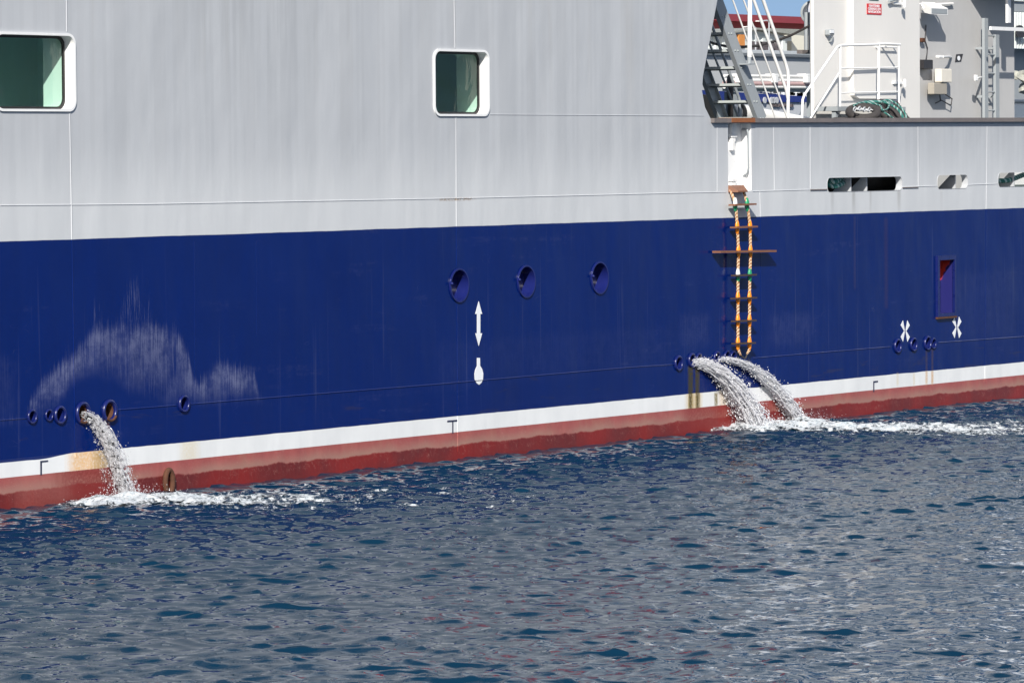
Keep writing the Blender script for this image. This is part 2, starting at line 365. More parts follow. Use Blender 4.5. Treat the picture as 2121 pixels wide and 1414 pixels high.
# scuffed patches beside the rope ladder
def patch(u0, v0, u1, v1, amt):
    xa, za = xz(u0, v0); xb, zb_ = xz(u1, v1)
    return sstep(x, xa-.1, xa+.25)*sstep(x, xb+.1, xb-.3)*sstep(z+run*.3, za+.02, za-.15)*sstep(z+run*.2, zb_-.1, zb_+.2)*sstep(run2*.7+nf*.4, .38, .7)*amt
salt2 = patch(1405, 645, 1475, 720, .06) + patch(1590, 645, 1690, 715, .06) + patch(900, 700, 1400, 760, .02) + patch(-20, 730, 40, 870, .05) + patch(1960, 560, 2110, 700, .03)
nv = cmul(NAVY, 1+(st-.5)*.16+(ng-.5)*.22+(nf-.5)*.12)
nv = cmix(sstep(noise(vec(x, 0.0, z*.03), 11, 3, .5), .62, .74)*.05, nv, (.25, .27, .40))
nv = cmix((salt+spk+salt2).clamp(), nv, (.27, .29, .42))
# darker scuffs under the lower joint
xa = xz(1000, 0)[0]
sc_ = noise(vec(x*.35+z*1.3, 0.0, z*2.2-x*.25), 2.1, 4, .6, .4)
nv = cmix(sstep(sc_, .60, .68)*sstep(z, ZLS+.05, ZLS-.05)*.30, nv, (.035, .03, .045))
nv = cmix(sstep(noise(flat, 42, 2, .5), .80, .83)*.35, nv, (.3, .3, .36))
sc2 = noise(vec(x*.5-z*.4, 0.0, z*1.6+x*.2), 2.4, 2, .5)
nv = cmix(sstep((sc2-.5).abs(), .004, .0)*sstep(noise(flat, 1.7, 2), .58, .66)*.06, nv, (.2, .22, .34))
sc3 = noise(vec(x*.25, 0.0, z*2.6), 1.3, 5, .7)
nv = cmix(sstep(sc3, .56, .70)*sstep(noise(flat, 5, 4, .7), .42, .62)*.06, nv, (.16, .17, .28))
# white stripe, red bottom with wet line
wh = cmul(WHITE, 1+(st-.5)*.10+(nf-.5)*.08)
wh = cmix(sstep(noise(vec(x*.6+z, 0.0, z*3-x*.2), 3.4, 5, .7), .63, .76)*.25, wh, (.5, .46, .36))
wet = ZWR*.0 + .19 + (noise(vec(x, 0.0, 0.0), 1.3, 5, .72)-.5)*.17
rd = cmul(RED, 1+(st-.5)*.6+(nf-.5)*.4)
rd = cmix(sstep(noise(vec(x, 0.0, z*.5), 1.6, 5, .7), .52, .68)*.55, rd, (.34, .15, .11))
rd = cmix(sstep(nf*.5+ng*.6, .45, .75)*.35, rd, (.34, .11, .085))
rd = cmix(ssd(z, wet, .012)*sstep(z-wet, .15, .0)*sstep(noise(vec(x, 0.0, 0.0), .8, 2), .20, .55)*.85, rd, (.33, .185, .145))
rdw = cmix(sstep(ng, .4, .62), cmul((.125, .012, .011), 1+(st3-.5)*.6+(nf-.5)*.5), cmul((.20, .012, .009), 1+(st3-.5)*.5))
rd = cmix(ssd(z, wet, .014), rdw, rd)
scr = noise(vec(x*1.5+z*.9, 0.0, z*1.1-x*.1), 7, 2, .5)
rd = cmix(sstep((scr-.5).abs(), .010, .0)*sstep(z, wet_ if False else .0, .1)*.35, rd, (.45, .22, .18))
# assemble by height
c = cmix(ssd(z, ZWR+wob*.006, .004), rd, wh)
blk = (wob*.014+(noise(vec(x, 0.0, 0.0), 3.0, 2)-.5)*.012)
# the stripe steps down a little at the left end
XL = xz(110, 940)[0]
step = sstep(x, xz(150, 935)[0], xz(85, 945)[0])*.035
c = cmix(ssd(z, ZBW+blk-step, .004), c, nv)
c = cmix(ssd(z, ZUB+wob*.02, .004), c, g)
# rust and weed runs
BW = ssd(z, ZWR, .006)*(1-ssd(z, ZBW+blk-step, .006)); BR = 1-ssd(z, ZWR, .006); BN = ssd(z, ZBW+blk-step, .006)
def streak(c, u_, v0, v1, w_, col, amt, soft=.4, grain=.6, band=None):
    xx, z0 = xz(u_, v0); _, z1 = xz(u_, v1)
    m = sstep((x-xx+(st3-.5)*w_*grain).abs(), w_, w_*soft)*sstep(z, z0+.02, z0-.03)*sstep(z, z1-.03, z1+.06)
    m = m*band if band is not None else m
    return cmix(m*(amt*1.0)*sstep(noise(flat, 30, 4, .7), .15, .6), c, col)
c = streak(c, 184, 915, 1005, .50, (.66, .36, .10), .8, .45, .5, BW)
c = streak(c, 212, 905, 1005, .30, (.30, .21, .07), .6, .3, .8, BW)
c = streak(c, 190, 940, 1070, .9, (.165, .013, .011), .85, .5, .5, BR)
c = streak(c, 90, 980, 1060, .7, (.33, .12, .10), .35, .4, .6, BR)
c = streak(c, 392, 890, 970, .28, (.66, .56, .36), .55, .2, .6, BW)
c = streak(c, 221, 868, 905, .09, (.10, .035, .02), .8, .3)
for u_ in (1430, 1444):
    c = streak(c, u_, 757, 848, .10 if u_ == 1430 else .085, (.050, .040, .008), 1.0, .3, 1.4)
    c = streak(c, u_, 800, 860, .2, (.62, .45, .18), .7, .2, .6, BW)
    c = streak(c, u_+1, 800, 862, .075, (.075, .055, .010), 1.0, .3, 1.6, BW)
c = streak(c, 1483, 812, 843, .075, (.16, .12, .02), .9, .3)
c = streak(c, 1500, 800, 860, .22, (.70, .50, .30), .6, .3, .6, BW)
c = streak(c, 1460, 820, 910, .8, (.21, .015, .012), .75, .5, .2, BR)
c = streak(c, 1550, 820, 910, 1.2, (.23, .018, .015), .6, .5, .2, BR)
for u_, s in ((1919, .8), (1931, 1)):
    c = streak(c, u_, 720, 770, .045, (.07, .045, .045), .55*s, .4); c = streak(c, u_, 768, 797, .055, (.60, .34, .12), .8*s, .3)
for u_ in (1859, 1893): c = streak(c, u_, 772, 800, .05, (.62, .5, .3), .45, .3)
c = streak(c, 1835, 450, 640, .10, (.045, .03, .07), .35, .1)
c = streak(c, 1770, 448, 600, .06, (.05, .04, .09), .3, .1)
isblue = ssd(z, ZBW, .01)*(1-ssd(z, ZUB, .01))
rough = isblue*(-.29+salt*.6)+.46+(nf-.5)*.12
hung = noise(vec(x, 0.0, z*.6), 1.05, 2, .4)*1.0 + noise(vec(x, 0.0, z*.3), 3.1, 2, .5)*.22
put(b, Base_Color=c, Roughness=rough.clamp(), Specular_IOR_Level=(.5-isblue*.28), Normal=bump(hung + noise(flat, 30, 3, .6)*.004, .034))
M_NAVY = paint('navy_fitting', (.009, .015, .115), .3, .25, 6)
M_NAVYD = paint('navy_ring', (.007, .013, .10), .3, .3, 9)
M_GREY = paint('light_grey_paint', GREY, .45, .1, 2)
M_WHITE = paint('white_paint', (.82, .81, .785), .4, .05, 2, dirt=(.6, .54, .46), dirt_amt=.15)
M_TOWER = paint('deckhouse_white', (.735, .715, .68), .42, .05, 2, dirt=(.55, .5, .43), dirt_amt=.18)
M_WHITE2 = paint('gloss_white_paint', (.80, .80, .79), .3, .05, 3, dirt_amt=.08)
M_MARK = paint('white_mark_paint', (.80, .82, .84), .4, .06, 8, dirt_amt=.1)
M_DKMARK = paint('dark_mark_paint', (.02, .024, .06), .5, .2, 8)
M_RAIL = paint('worn_rail_cap', (.16, .14, .135), .55, .35, 5, streak=False, dirt=(.25, .12, .08), dirt_amt=.4)
M_RUST = paint('rusty_steel', (.085, .032, .015), .85, .6, 14, streak=False, bumpy=.004, dirt=(.07, .06, .03), dirt_amt=.6)
M_STEEL = paint('grey_stair_steel', (.30, .325, .34), .42, .15, 4)
M_TREAD = paint('galvanised_tread', (.40, .43, .42), .45, .15, 5)
M_DARK = paint('dark_interior', (.02, .022, .024), .7, .2, 3)
M_DECK = paint('green_deck_paint', (.10, .13, .12), .6, .3, 2, streak=False)
M_RUB = paint('black_rubber', (.040, .035, .034), .7, .4, 16, streak=False, bumpy=.006, dirt=(.10, .07, .06), dirt_amt=.5)
M_WOOD = paint('ladder_wood', (.20, .085, .045), .55, .4, 20, streak=False, dirt=(.08, .04, .03), dirt_amt=.5)
M_WOODD = paint('dark_ladder_step', (.055, .034, .024), .5, .4, 20, streak=False)
M_ORANGE = paint('orange_plastic', (.90, .27, .015), .35, .1, 20, streak=False, dirt_amt=.05)
M_GREEN = paint('green_plastic', (.02, .28, .12), .35, .1, 20, streak=False, dirt_amt=.05)
M_ROPE1 = paint('beige_rope_strand', (.68, .54, .36), .8, .3, 40, streak=False, dirt_amt=.1)
M_ROPE2 = paint('rust_orange_rope_strand', (.30, .11, .03), .8, .25, 40, streak=False, dirt_amt=.1)
M_TEAL = paint('turquoise_rope', (.02, .14, .12), .75, .35, 22, streak=False, dirt=(.6, .7, .68), dirt_amt=.6)
M_TEALW = paint('pale_rope_strand', (.30, .42, .40), .75, .3, 22, streak=False, dirt=(.1, .35, .3), dirt_amt=.4)

# ================================================================ SHIP
ship = thing('work_ship', 'grey and navy work ship with white waterline stripe and red bottom, moored alongside', 'ship', (-10, 7, 0))
XEDGE = [xz(u, v) for u, v in ((1486, 0), (1456, 158), (1454, 188), (1460, 222), (1476, 254))]
XTOP = XEDGE[0][0]+.45*(8.2-XEDGE[0][1]) ; ROOF = 13.0
holes = []
def hole(h): holes.append(h); return h
HL, HR = -75.0, 55.0
outer = [(HL, -1.6), (HR, -1.6), (HR, zbul(HR)), (XEDGE[4][0], zbul(XEDGE[4][0]))] + list(reversed(XEDGE[:4])) + [(XTOP, 8.2), (XTOP, ROOF), (HL, ROOF)]
# ---- windows
gm, b = newmat('green_window_glass'); nt = S.nt
tr = nt.nodes.new('ShaderNodeBsdfTransparent'); tr.inputs[0].default_value = (.80, .94, .88, 1)
gl = nt.nodes.new('ShaderNodeBsdfGlossy'); gl.inputs['Roughness'].default_value = .02
o = coords(); gx, gy, gz = sep(o)
nb = bump(noise(vec(gx, gy, gz*.5), 3.0, 3, .5, .5), .06)
lw = nt.nodes.new('ShaderNodeLayerWeight'); lw.inputs[0].default_value = .5; fres = S(lw.outputs['Facing']).pow(5.0)*.95+.05
nt.links.new(nb.k, gl.inputs['Normal'])
mx = nt.nodes.new('ShaderNodeMixShader'); nt.links.new(fres.k, mx.inputs[0]); nt.links.new(tr.outputs[0], mx.inputs[1]); nt.links.new(gl.outputs[0], mx.inputs[2])
nt.links.new(mx.outputs[0], nt.nodes['Material Output'].inputs[0])
M_ROOM = paint('cabin_wall', (.66, .88, .81), .6, .1, 2); M_LINING = paint('cabin_lining', (.56, .64, .60), .5, .05, 2)
M_SEAL = paint('black_window_seal', (.012, .012, .012), .5, .1, 4)
for (u0, v0, u1, v1, big_) in ((-13, 68, 155, 231, True), (897, 103, 1012, 241, False)):
    xa = at(u0, (v0+v1)/2).x; xb = at(u1, (v0+v1)/2).x; uc = (u0+u1)/2
    zb_, zt = at(uc, v1).z, at(uc, v0).z; r = .13
    t = .028; h = hole(rrect(xa+t, xb-t, zb_+t, zt-t, r-t*.6)); dp = .135
    fr = MB(); fr.ringprism(rrect(xa, xb, zb_, zt, r), rrect(xa+t, xb-t, zb_+t, zt-t, r-t*.6), -.022, .004)
    win = fr.build('window', M_WHITE2, ship, True)
    n = len(h); rv = MB(); rv.loft([[(px, .0045, pz) for px, pz in h], [(px, dp, pz) for px, pz in h]], caps=False); rv.build('reveal', M_WHITE2, win, True, 50)
    inn = rrect(xa+t+.03, xb-t-.03, zb_+t+.03, zt-t-.03, r-.03)
    sl = MB(); sl.ringprism(h, inn, dp-.012, dp+.012); sl.build('seal', M_SEAL, win)
    pn = MB(); pn.add([(px, dp, pz) for px, pz in inn], [tuple(range(len(inn)))]); pn.build('pane', gm, win)
    gx_ = .0 if big_ else .42; dl = .30 if big_ else .62
    ln = MB(); q = rrect(xa+t+.01, xb-t-.01+gx_, zb_+t+.01, zt-t-.01, .05); ln.loft([[(px, dp+.013, pz) for px, pz in q], [(px, dp+dl, pz) for px, pz in q]], caps=False); ln.build('lining', M_LINING, win, True, 50)
    rm = MB(); Xa, Xb, Za, Zb = xa-.4, xb+1.5, zb_-.5, zt+.3; Ya, Yb = dp+dl, dp+dl+1.3
    rm.add([(Xa, Ya, Za), (Xb, Ya, Za), (Xb, Ya, Zb), (Xa, Ya, Zb), (Xa, Yb, Za), (Xb, Yb, Za), (Xb, Yb, Zb), (Xa, Yb, Zb)], [(4, 5, 6, 7), (0, 4, 7, 3), (1, 2, 6, 5), (0, 1, 5, 4), (3, 7, 6, 2)])
    rm.ringprism([(Xa, Za), (Xb, Za), (Xb, Zb), (Xa, Zb)], [(xa+.02, zb_+.03), (xb-.02+gx_, zb_+.03), (xb-.02+gx_, zt-.03), (xa+.02, zt-.03)], Ya-.01, Ya)
    rm.build('cabin', M_ROOM, win)
# ---- three round vents
for i, (u, v, hh) in enumerate(((950, 591, 72), (1089, 583, 69), (1241, 575.5, 69))):
    c = at(u, v); R = at(u, v-hh/2).z-c.z; R *= .95
    h = hole(circ(c.x, c.z, R-.012)); dp = .17
    v_ = MB(); v_.ringprism(circ(c.x, c.z, R+.008), h, -.022, .005); vent = v_.build('round_vent', M_NAVY, ship, True)
    tb = MB(); tb.loft([[(px, .0055, pz) for px, pz in h], [(px, dp, pz) for px, pz in h]], caps=False); tb.build('vent_duct', M_NAVY, vent, True, 60)
    bk = MB(); bk.add([(px, dp-.01, pz) for px, pz in circ(c.x, c.z, R)], [tuple(range(28))]); bk.build('vent_cover', M_NAVY, vent)
    kn = MB(); kn.lathe((c.x-R-.01, -.03, c.z+.03), (0, -1, 0), [(0, .018), (.02, .02), (.03, .012)], 10); kn.build('hinge_lug', M_NAVY, vent, True)
# ---- scuppers
def scupper(u, v, hh, rusty=0.0, flow=False, thick=.27):
    c = at(u, v); R = (at(u, v-hh/2).z-c.z); r0 = R*(1-thick*1.15)
    h = hole(circ(c.x, c.z, r0, 20))
    mb = MB(); mb.torus((c.x, -.012, c.z), (0, 1, 0), R*(1-thick*.5), R*thick*.62, 28, 12, (.95, 1.25)); sc = mb.build('overboard_scupper', M_RUST if rusty > 1 else M_NAVYD, ship, True, 70)
    tb = MB(); tb.loft([[(px, 0, pz) for px, pz in h], [(px, .16, pz) for px, pz in h]], caps=False); tb.build('scupper_bore', M_RUST if rusty else M_NAVYD, sc, True, 60)
    bk = MB(); bk.add([(px, .15, pz) for px, pz in circ(c.x, c.z, r0*1.02, 20)], [tuple(range(20))]); bk.build('bore_back', M_DARK, sc)
    if rusty:
        rr = MB(); n = 12
        pts = [(c.x+math.cos(a)*R*(1-thick*.55), -.035, c.z+math.sin(a)*R*(1-thick*.55)) for a in np.linspace(-2.3, -.6, n)]
        rr.tube(pts, R*thick*.42, 8); rr.build('rust_patch', M_RUST, sc, True)
    return c
for u, v, hh, ru in ((65, 862.5, 30, 0), (100, 859.5, 25, 0), (123, 859, 38, 0), (170, 855, 47, 1), (225, 850.5, 47, 1), (379.5, 836, 36, 0),
                     (1404, 752, 32, 0), (1432, 746, 30, 0), (1447, 744, 26, 0), (1484, 741, 28, 0), (1505, 738.5, 26, 0), (1518, 738.5, 24, 0),
                     (1858, 716.5, 30, 0), (1891, 713.5, 29, 0), (1920, 710.5, 30, 0), (1932, 711, 23, 0)):
    scupper(u, v, hh, ru)
# ---- tall recess with red primer showing
xa, xb = at(1938, 590).x, at(1976, 590).x; zb_, zt = at(1957, 655).z, at(1957, 529).z
hole([(xa+.07, zb_+.05), (xb-.05, zb_+.05), (xb-.05, zt-.07), (xa+.07, zt-.07)])
rcf = MB(); rcf.ringprism([(xa, zb_), (xb, zb_), (xb, zt), (xa, zt)], [(xa+.07, zb_+.05), (xb-.05, zb_+.05), (xb-.05, zt-.07), (xa+.07, zt-.07)], -.04, .004)
rec = rcf.build('ladder_recess', M_NAVYD, ship)
rm_, b = newmat('recess_paint'); o = coords('Object'); gx, gy, gz = sep(o)
msk = sstep(gz + gy*1.9 + (noise(vec(gx*2, gy*2, gz), 9, 3, .6)-.5)*.22, zt-.02, zt+.03)
put(b, Base_Color=cmix(msk, (.016, .017, .12), (.55, .045, .03)), Roughness=.4)
ri = MB(); x0, x1, z0, z1 = xa+.07, xb-.05, zb_+.05, zt-.07; dp = .20
ri.add([(x0, 0, z0), (x1, 0, z0), (x1, 0, z1), (x0, 0, z1), (x0, dp, z0), (x1, dp, z0), (x1, dp, z1), (x0, dp, z1)], [(4, 5, 6, 7), (0, 4, 7, 3), (1, 2, 6, 5), (0, 1, 5, 4), (3, 7, 6, 2)]); ri.build('recess_lining', rm_, rec)
sl = MB(); sl.box((xa-.01, -.05, zb_-.03), (xb+.01, .0-.002, zb_-.003)); sl.build('recess_sill', M_RUST, rec)
# ---- mooring openings in the bulwark
CHOCK = ((1713, 1868, 367, 396), (1941, 2004, 362.5, 391), (2067, 2185, 357, 386))
for u0, u1, v0, v1 in CHOCK:
    xa, xb = at(u0, (v0+v1)/2).x, at(u1, (v0+v1)/2).x; uc = (u0+u1)/2; zb_, zt = at(uc, v1).z, at(uc, v0).z; r = (zt-zb_)/2*.8
    h = hole(rrect(xa, xb, zb_, zt, r, 8))
    mb = MB(); mb.loft([[(px, -.006, pz) for px, pz in h], [(px, .10, pz) for px, pz in h]], caps=False); ck = mb.build('mooring_chock', M_GREY, ship, True, 60)
    for uu in ((1776, 1809) if u0 == 1713 else ((1992,) if u0 == 1941 else (2113,))):
        xg = at(uu, v1).x; gs = MB(); gs.loft([[(xg-.012, .11, zb_-.04), (xg-.012, .46, zb_-.04), (xg-.012, .14, zt+.05), (xg-.012, .11, zt+.05)], [(xg+.012, .11, zb_-.04), (xg+.012, .46, zb_-.04), (xg+.012, .14, zt+.05), (xg+.012, .11, zt+.05)]]); gs.build('gusset', M_GREY, ck)
# ---- boarding recess with grab bar
xa, xb = at(1508, 320).x, at(1556, 320).x; zb_, zt = at(1532, 395).z, zbul((xa+xb)/2)-.012
hole([(xa, zb_), (xb, zb_), (xb, zt), (xa, zt)]); dp = .16
br = MB(); br.add([(xa, 0, zb_), (xb, 0, zb_), (xb, 0, zt), (xa, 0, zt), (xa, dp, zb_), (xb, dp, zb_), (xb, dp, zt), (xa, dp, zt)], [(4, 5, 6, 7), (0, 4, 7, 3), (1, 2, 6, 5), (0, 1, 5, 4), (3, 7, 6, 2)])
brd = br.build('boarding_recess', M_WHITE2, ship)
gb = MB(); px = xb-.10; za, zc = at(1545, 268).z, at(1545, 360).z
gb.tube([(px+.09, dp-.02, za), (px+.02, .02, za+.0), (px, -.01, za-.06), (px, -.01, zc+.08), (px+.03, .03, zc+.0), (px+.09, dp-.03, zc-.03)], .016, 8); gb.build('grab_bar', M_STEEL, brd, True)
for vv in (281, 372):
    k = MB(); zc = at(1535, vv).z; k.box((xa+.27, dp-.07, zc-.03), (xa+.43, dp-.005, zc+.02), .008); k.box((xa+.29, dp-.055, zc-.09), (xa+.41, dp-.006, zc-.035), .006); k.build('latch', M_WHITE, brd)
k = MB(); k.box((xa+.30, dp-.06, at(1530, 312).z), (xa+.38, dp-.004, zt-.01), .008); k.build('gate_post', M_WHITE, brd)
# ---- the plating itself
loops = [outer]+holes; fl_ = [[Vector((p[0], 0, p[1])) for p in lp] for lp in loops]
tris = tessellate_polygon([[Vector((p.x, p.z, 0)) for p in lp] for lp in fl_]); allp = [p for lp in fl_ for p in lp]
hb = MB(); hb.add(allp, [tuple(t) for t in tris])
hull = hb.build('hull', hm, ship)
for p in hull.data.polygons:
    if p.normal.y > 0: p.flip()
BEAM = 13.0
hb = MB(); hb.box((HL, .62, -1.6), (HR, BEAM, 3.30)); hb.box((HL, .02, 3.2), (HR, .615, 3.297)); hb.build('main_deck', M_DECK, ship)
fb = MB(); fb.box((HL, BEAM-.04, 3.3), (HR, BEAM, 4.3)); fb.build('far_bulwark', M_GREY, ship)
ub = MB(); ub.box((HL, .05, ROOF-.12), (XTOP-.02, BEAM, ROOF-.002)); ub.box((XTOP-3.1, 2.9, 3.31), (XTOP-3.0, BEAM, ROOF-.13)); ub.build('superstructure', M_GREY, ship)
brg = MB(); brg.box((HL+8, 1.2, ROOF+.01), (XTOP-2, BEAM-1.2, ROOF+3.2), .1); brg = brg.build('unseen_upper_tier', M_WHITE, ship)  # upper tier and windows out of view, added to vary the water reflections
for i in range(24):
    xw = XTOP-4-i*1.7; k = MB(); k.box((xw-1.2, 1.17, ROOF+1.3), (xw, 1.197, ROOF+2.4)); k.build('unseen_tier_window', M_SEAL, brg)
fn = MB(); fn.box((at(1130, 300).x, .35, ROOF+.01), (at(1440, 300).x, 1.15, ROOF+3.5), .3); M_REDBLK = paint('reflected_red_paint', (.5, .05, .03), .4, .1, 2); fn.build('unseen_red_block', M_REDBLK, ship)  # red block out of view, added for red specks mirrored in the water
# rail cap
cap = MB(); xa = XEDGE[4][0]-.05; zc = zbul(xa); zd = zbul(HR)
cap.add([(xa, -.06, zc-.003), (HR, -.06, zd-.003), (HR, -.06, zd+.062), (xa, -.06, zc+.062), (xa, .16, zc-.003), (HR, .16, zd-.003), (HR, .16, zd+.062), (xa, .16, zc+.062)], [(0, 1, 2, 3), (4, 5, 6, 7), (0, 1, 5, 4), (3, 2, 6, 7), (0, 3, 7, 4), (1, 2, 6, 5)])
cap.build('rail_cap', M_RAIL, ship)
rp = MB(); xa, xb = at(1508, 252).x, at(1556, 252).x; z = zbul(xa); rp.box((xa, -.068, z+.0), (xb, .165, z+.068)); rp.build('rusted_cap_section', paint('orange_rust', (.24, .085, .03), .8, .4, 10, streak=False), ship)
# weld seams
def seam(pts, r, mat=None, flat_=.6):
    P = [at(u, v) for u, v in pts]; mb = MB()
    rings = []
    for i, p in enumerate(P):
        t = (P[min(i+1, len(P)-1)]-P[max(i-1, 0)]).normalized(); nrm = Vector((0, -1, 0)); s = t.cross(nrm)
        rings.append([p+s*r-nrm*.002, p+s*r*.5+nrm*r*flat_, p-s*r*.5+nrm*r*flat_, p-s*r-nrm*.002])
    mb.loft(rings, caps=True); return mb.build('weld_seam', mat or hm, ship, True, 80)
seam([(0, 425.5), (300, 423), (945, 411), (1440, 399), (1504, 397.6)], .009)
seam([(1558, 396.5), (1712, 392)], .009); seam([(1869, 387.5), (1940, 385)], .009); seam([(2004, 383.2), (2066, 380.6)], .009)
seam([(0, 870), (62, 865)], .010); seam([(395, 836.5), (900, 796), (1300, 761), (1400, 754)], .010); seam([(240, 849), (365, 839)], .010); seam([(1560, 741.5), (1845, 718)], .010); seam([(1943, 709.5), (2121, 697), (2300, 684)], .010)
seam([(1014, 237.5), (1200, 238.5), (1458, 240)], .008)
seam([(137.5, -30), (138.5, 66)], .011); seam([(144.5, 234), (149, 493), (156, 947)], .010)
seam([(940, -40), (942.5, 100)], .011); seam([(944.5, 243), (945.3, 470), (946, 552)], .010); seam([(946.6, 630), (948.5, 935)], .010)
seam([(1485.5, 262), (1485.5, 397)], .008); seam([(1602.5, 262), (1604, 394)], .009); seam([(1574, 397), (1575, 452), (1576.5, 740)], .008); seam([(1678, 262), (1678.5, 391)], .009); seam([(1901.5, 262), (1902, 386)], .009); seam([(2044.5, 262), (2043.5, 381), (2042.5, 431), (2040, 790)], .008)
for u, v0, v1 in ((402, 500, 840), (530, 500, 700)): seam([(u, v0), (u+2, v1)], .005)
k = MB(); a1, a2 = at(1678, 392), at(1901, 387); k.box((a1.x, -.014, a1.z-.02), (at(1712, 392).x, -.002, a1.z)); k.build('lap_plate', M_RAIL, ship); k = MB(); k.box((at(1869, 387.5).x, -.014, a2.z-.016), (a2.x, -.002, a2.z)); k.build('lap_plate', M_RAIL, ship)
# painted marks
def mark(name, polys, mat, y=-.006):
    mb = MB()
    for p in polys: mb.prism([xz(u, v) for u, v in p], y, -.002)
    return mb.build(name, mat, ship)
mark('arrow_mark', [[(991, 624), (998, 650), (994.2, 650), (994.2, 690), (998, 690), (991, 716), (984, 690), (987.6, 690), (987.6, 650), (984, 650)]], M_MARK)
mark('bulbous_bow_mark', [[(987.5, 741), (993.5, 741), (993.8, 757), (998, 764), (1000.3, 773), (999.6, 786), (996, 793), (991.5, 796.5), (987, 793.5), (983, 786), (982.2, 775), (984, 765), (987.5, 757.5)]], M_MARK)
for cx, cz in ((1874.5, 685.5), (1981.5, 678)):
    P_ = []
    for s in (-1, 1):
        for e in (-1, 1):
            P_.append([(cx+s*1.0, cz+e*1.5), (cx+s*4.6, cz+e*22), (cx+s*9.3, cz+e*12), (cx+s*1.8, cz-e*1.0)])
    mark('thruster_mark', P_, M_MARK)
mark('load_line_mark', [[(83, 954), (99, 952.6), (99, 955.4), (86, 957), (86, 983), (83.2, 983.4)]], M_DKMARK)
mark('load_line_mark', [[(926, 870.5), (946.5, 868.8), (946.5, 872), (938.4, 872.7), (938.4, 897), (936.4, 897.2), (936.4, 872.9), (926, 873.7)]], M_DKMARK)
mark('load_line_mark', [[(1808.5, 789), (1818, 788), (1818, 791), (1810.4, 791.8), (1810.4, 811), (1808.5, 811.2)]], M_DKMARK)
c = at(346, 997); k = MB(); n = 22; pts = [(c.x+.075*math.cos(a), -.03, c.z+.14*math.sin(a)) for a in np.linspace(0, 2*PI, n)]; k.tube(pts, .033, 10, False); k.box((c.x-.07, -.03, c.z-.30), (c.x+.07, -.002, c.z-.1)); k.build('rusty_lug', M_RUST, ship, True, 60)

# ---- deckhouse amidships: white tower and the grey wall beside it
YD = 1.75; YW_ = 2.35
def slab(mb, u0, v0, u1, v1, Yp, th, bev=0.0):
    x0 = at(u0, (v0+v1)/2, Yp).x; x1 = at(u1, (v0+v1)/2, Yp).x; z0 = at((u0+u1)/2, v1, Yp).z; z1 = at((u0+u1)/2, v0, Yp).z
    return mb.box((x0, Yp, z0), (x1, Yp+th, z1), bev)
xt0, xt1 = at(1684, 150, YD).x, at(1907, 150, YD).x; TH = 11.5
k = MB(); k.box((xt0, YD, 3.31), (xt1, YD+.07, TH), .03); tower = k.build('deckhouse_tower', M_TOWER, ship, True)
k = MB(); k.box((xt0+3.25, YD+.071, 3.31), (xt1-.02, YD+.59, TH-.1)); k.box((xt0+3.7, YW_+.26, 3.31), (xt1+3.0, YD+1.85, TH-.2)); k.build('deckhouse_block', M_TOWER, ship)
xd0, xd1 = at(1757, 100, YD).x, at(1859, 100, YD).x
k = MB(); zs = at(1815, 205, YD).z
k.prism([(xd0+.02, zs+.2), (xd0+.06, zs+.05), (xd0+.2, zs), (xd1-.2, zs), (xd1-.06, zs+.05), (xd1-.02, zs+.2), (xd1-.02, 7.2), (xd0+.02, 7.2)], YD-.085, YD-.003); dr = k.build('watertight_door', M_TOWER, ship)
k = MB(); zz = at(1812, 98, YD).z; k.tube([(xd0+.75, YD-.09, zz), (xd0+.75, YD-.15, zz), (xd0+1.35, YD-.15, zz), (xd0+1.35, YD-.09, zz)], .014, 8); k.build('door_handle', M_WHITE2, dr, True)
for vv in (8, 172):
    k = MB(); zz = at(1850, vv, YD).z; k.box((xd1-.35, YD-.12, zz-.02), (xd1+.06, YD-.087, zz+.02)); k.lathe((xd1+.0, YD-.13, zz-.06), (0, 0, 1), [(0, .025), (.12, .025)], 10); k.build('hinge', M_WHITE2, dr)
k = MB(); zz = at(1845, 5, YD).z; k.tube([(xd1-.1, YD-.10, zz+.25), (xd1-.25, YD-.14, zz+.05), (xd1-.55, YD-.14, zz-.0)], .022, 8); k.build('dog_lever', M_STEEL, dr, True)
YW = 2.35
xw0, xw1 = at(1890, 150, YW).x, at(2101, 150, YW).x
k = MB(); k.box((xw0, YW, 3.31), (xw1, YW+.25, TH-.3)); k.build('grey_deck_wall', paint('grey_wall_paint', (.47, .465, .46), .5, .1, 2), ship)
k = MB(); xo = at(1992, -20, YW).x; zo = at(2040, -26, YW).z; k.box((xo, YW-.95, zo), (xw1+1.5, YW-.004, zo+.15)); k.build('overhead_platform', M_GREY, ship)

# ================================================================ FITTINGS AND GEAR (things of their own)
# steel stairway
YS = .62
st_ = thing('steel_stairway', 'grey open tread steel stairway with white handrails, behind slanted end of hull plating', 'stairway', at(1550, 250, YS))
def stringer(u0, v0, u1, v1, Yp, w_, ext):
    a, b2 = at(u0, v0, Yp), at(u1, v1, Yp); d_ = (b2-a).normalized(); b2 = b2+d_*ext; n_ = Vector((-d_.z, 0, d_.x)); n_ = n_ if n_.x > 0 else -n_
    mb = MB(); q = [a-n_*w_, a+n_*w_, b2+n_*w_, b2-n_*w_]
    mb.prism([(p.x, p.z) for p in q], Yp, Yp+.022)
    for s in (-1, 1):
        q = [a+n_*(w_*s), a+n_*(w_*s-.012*s), b2+n_*(w_*s-.012*s), b2+n_*(w_*s)]; mb.prism([(p.x, p.z) for p in q], Yp+.0225, Yp+.07)
    return mb, a, b2, d_, n_
mb, sa, sb, sd, sn = stringer(1581, 250, 1487.5, 0, YS, .115, 1.3); mb.build('stringer', M_STEEL, st_)
wst = .72
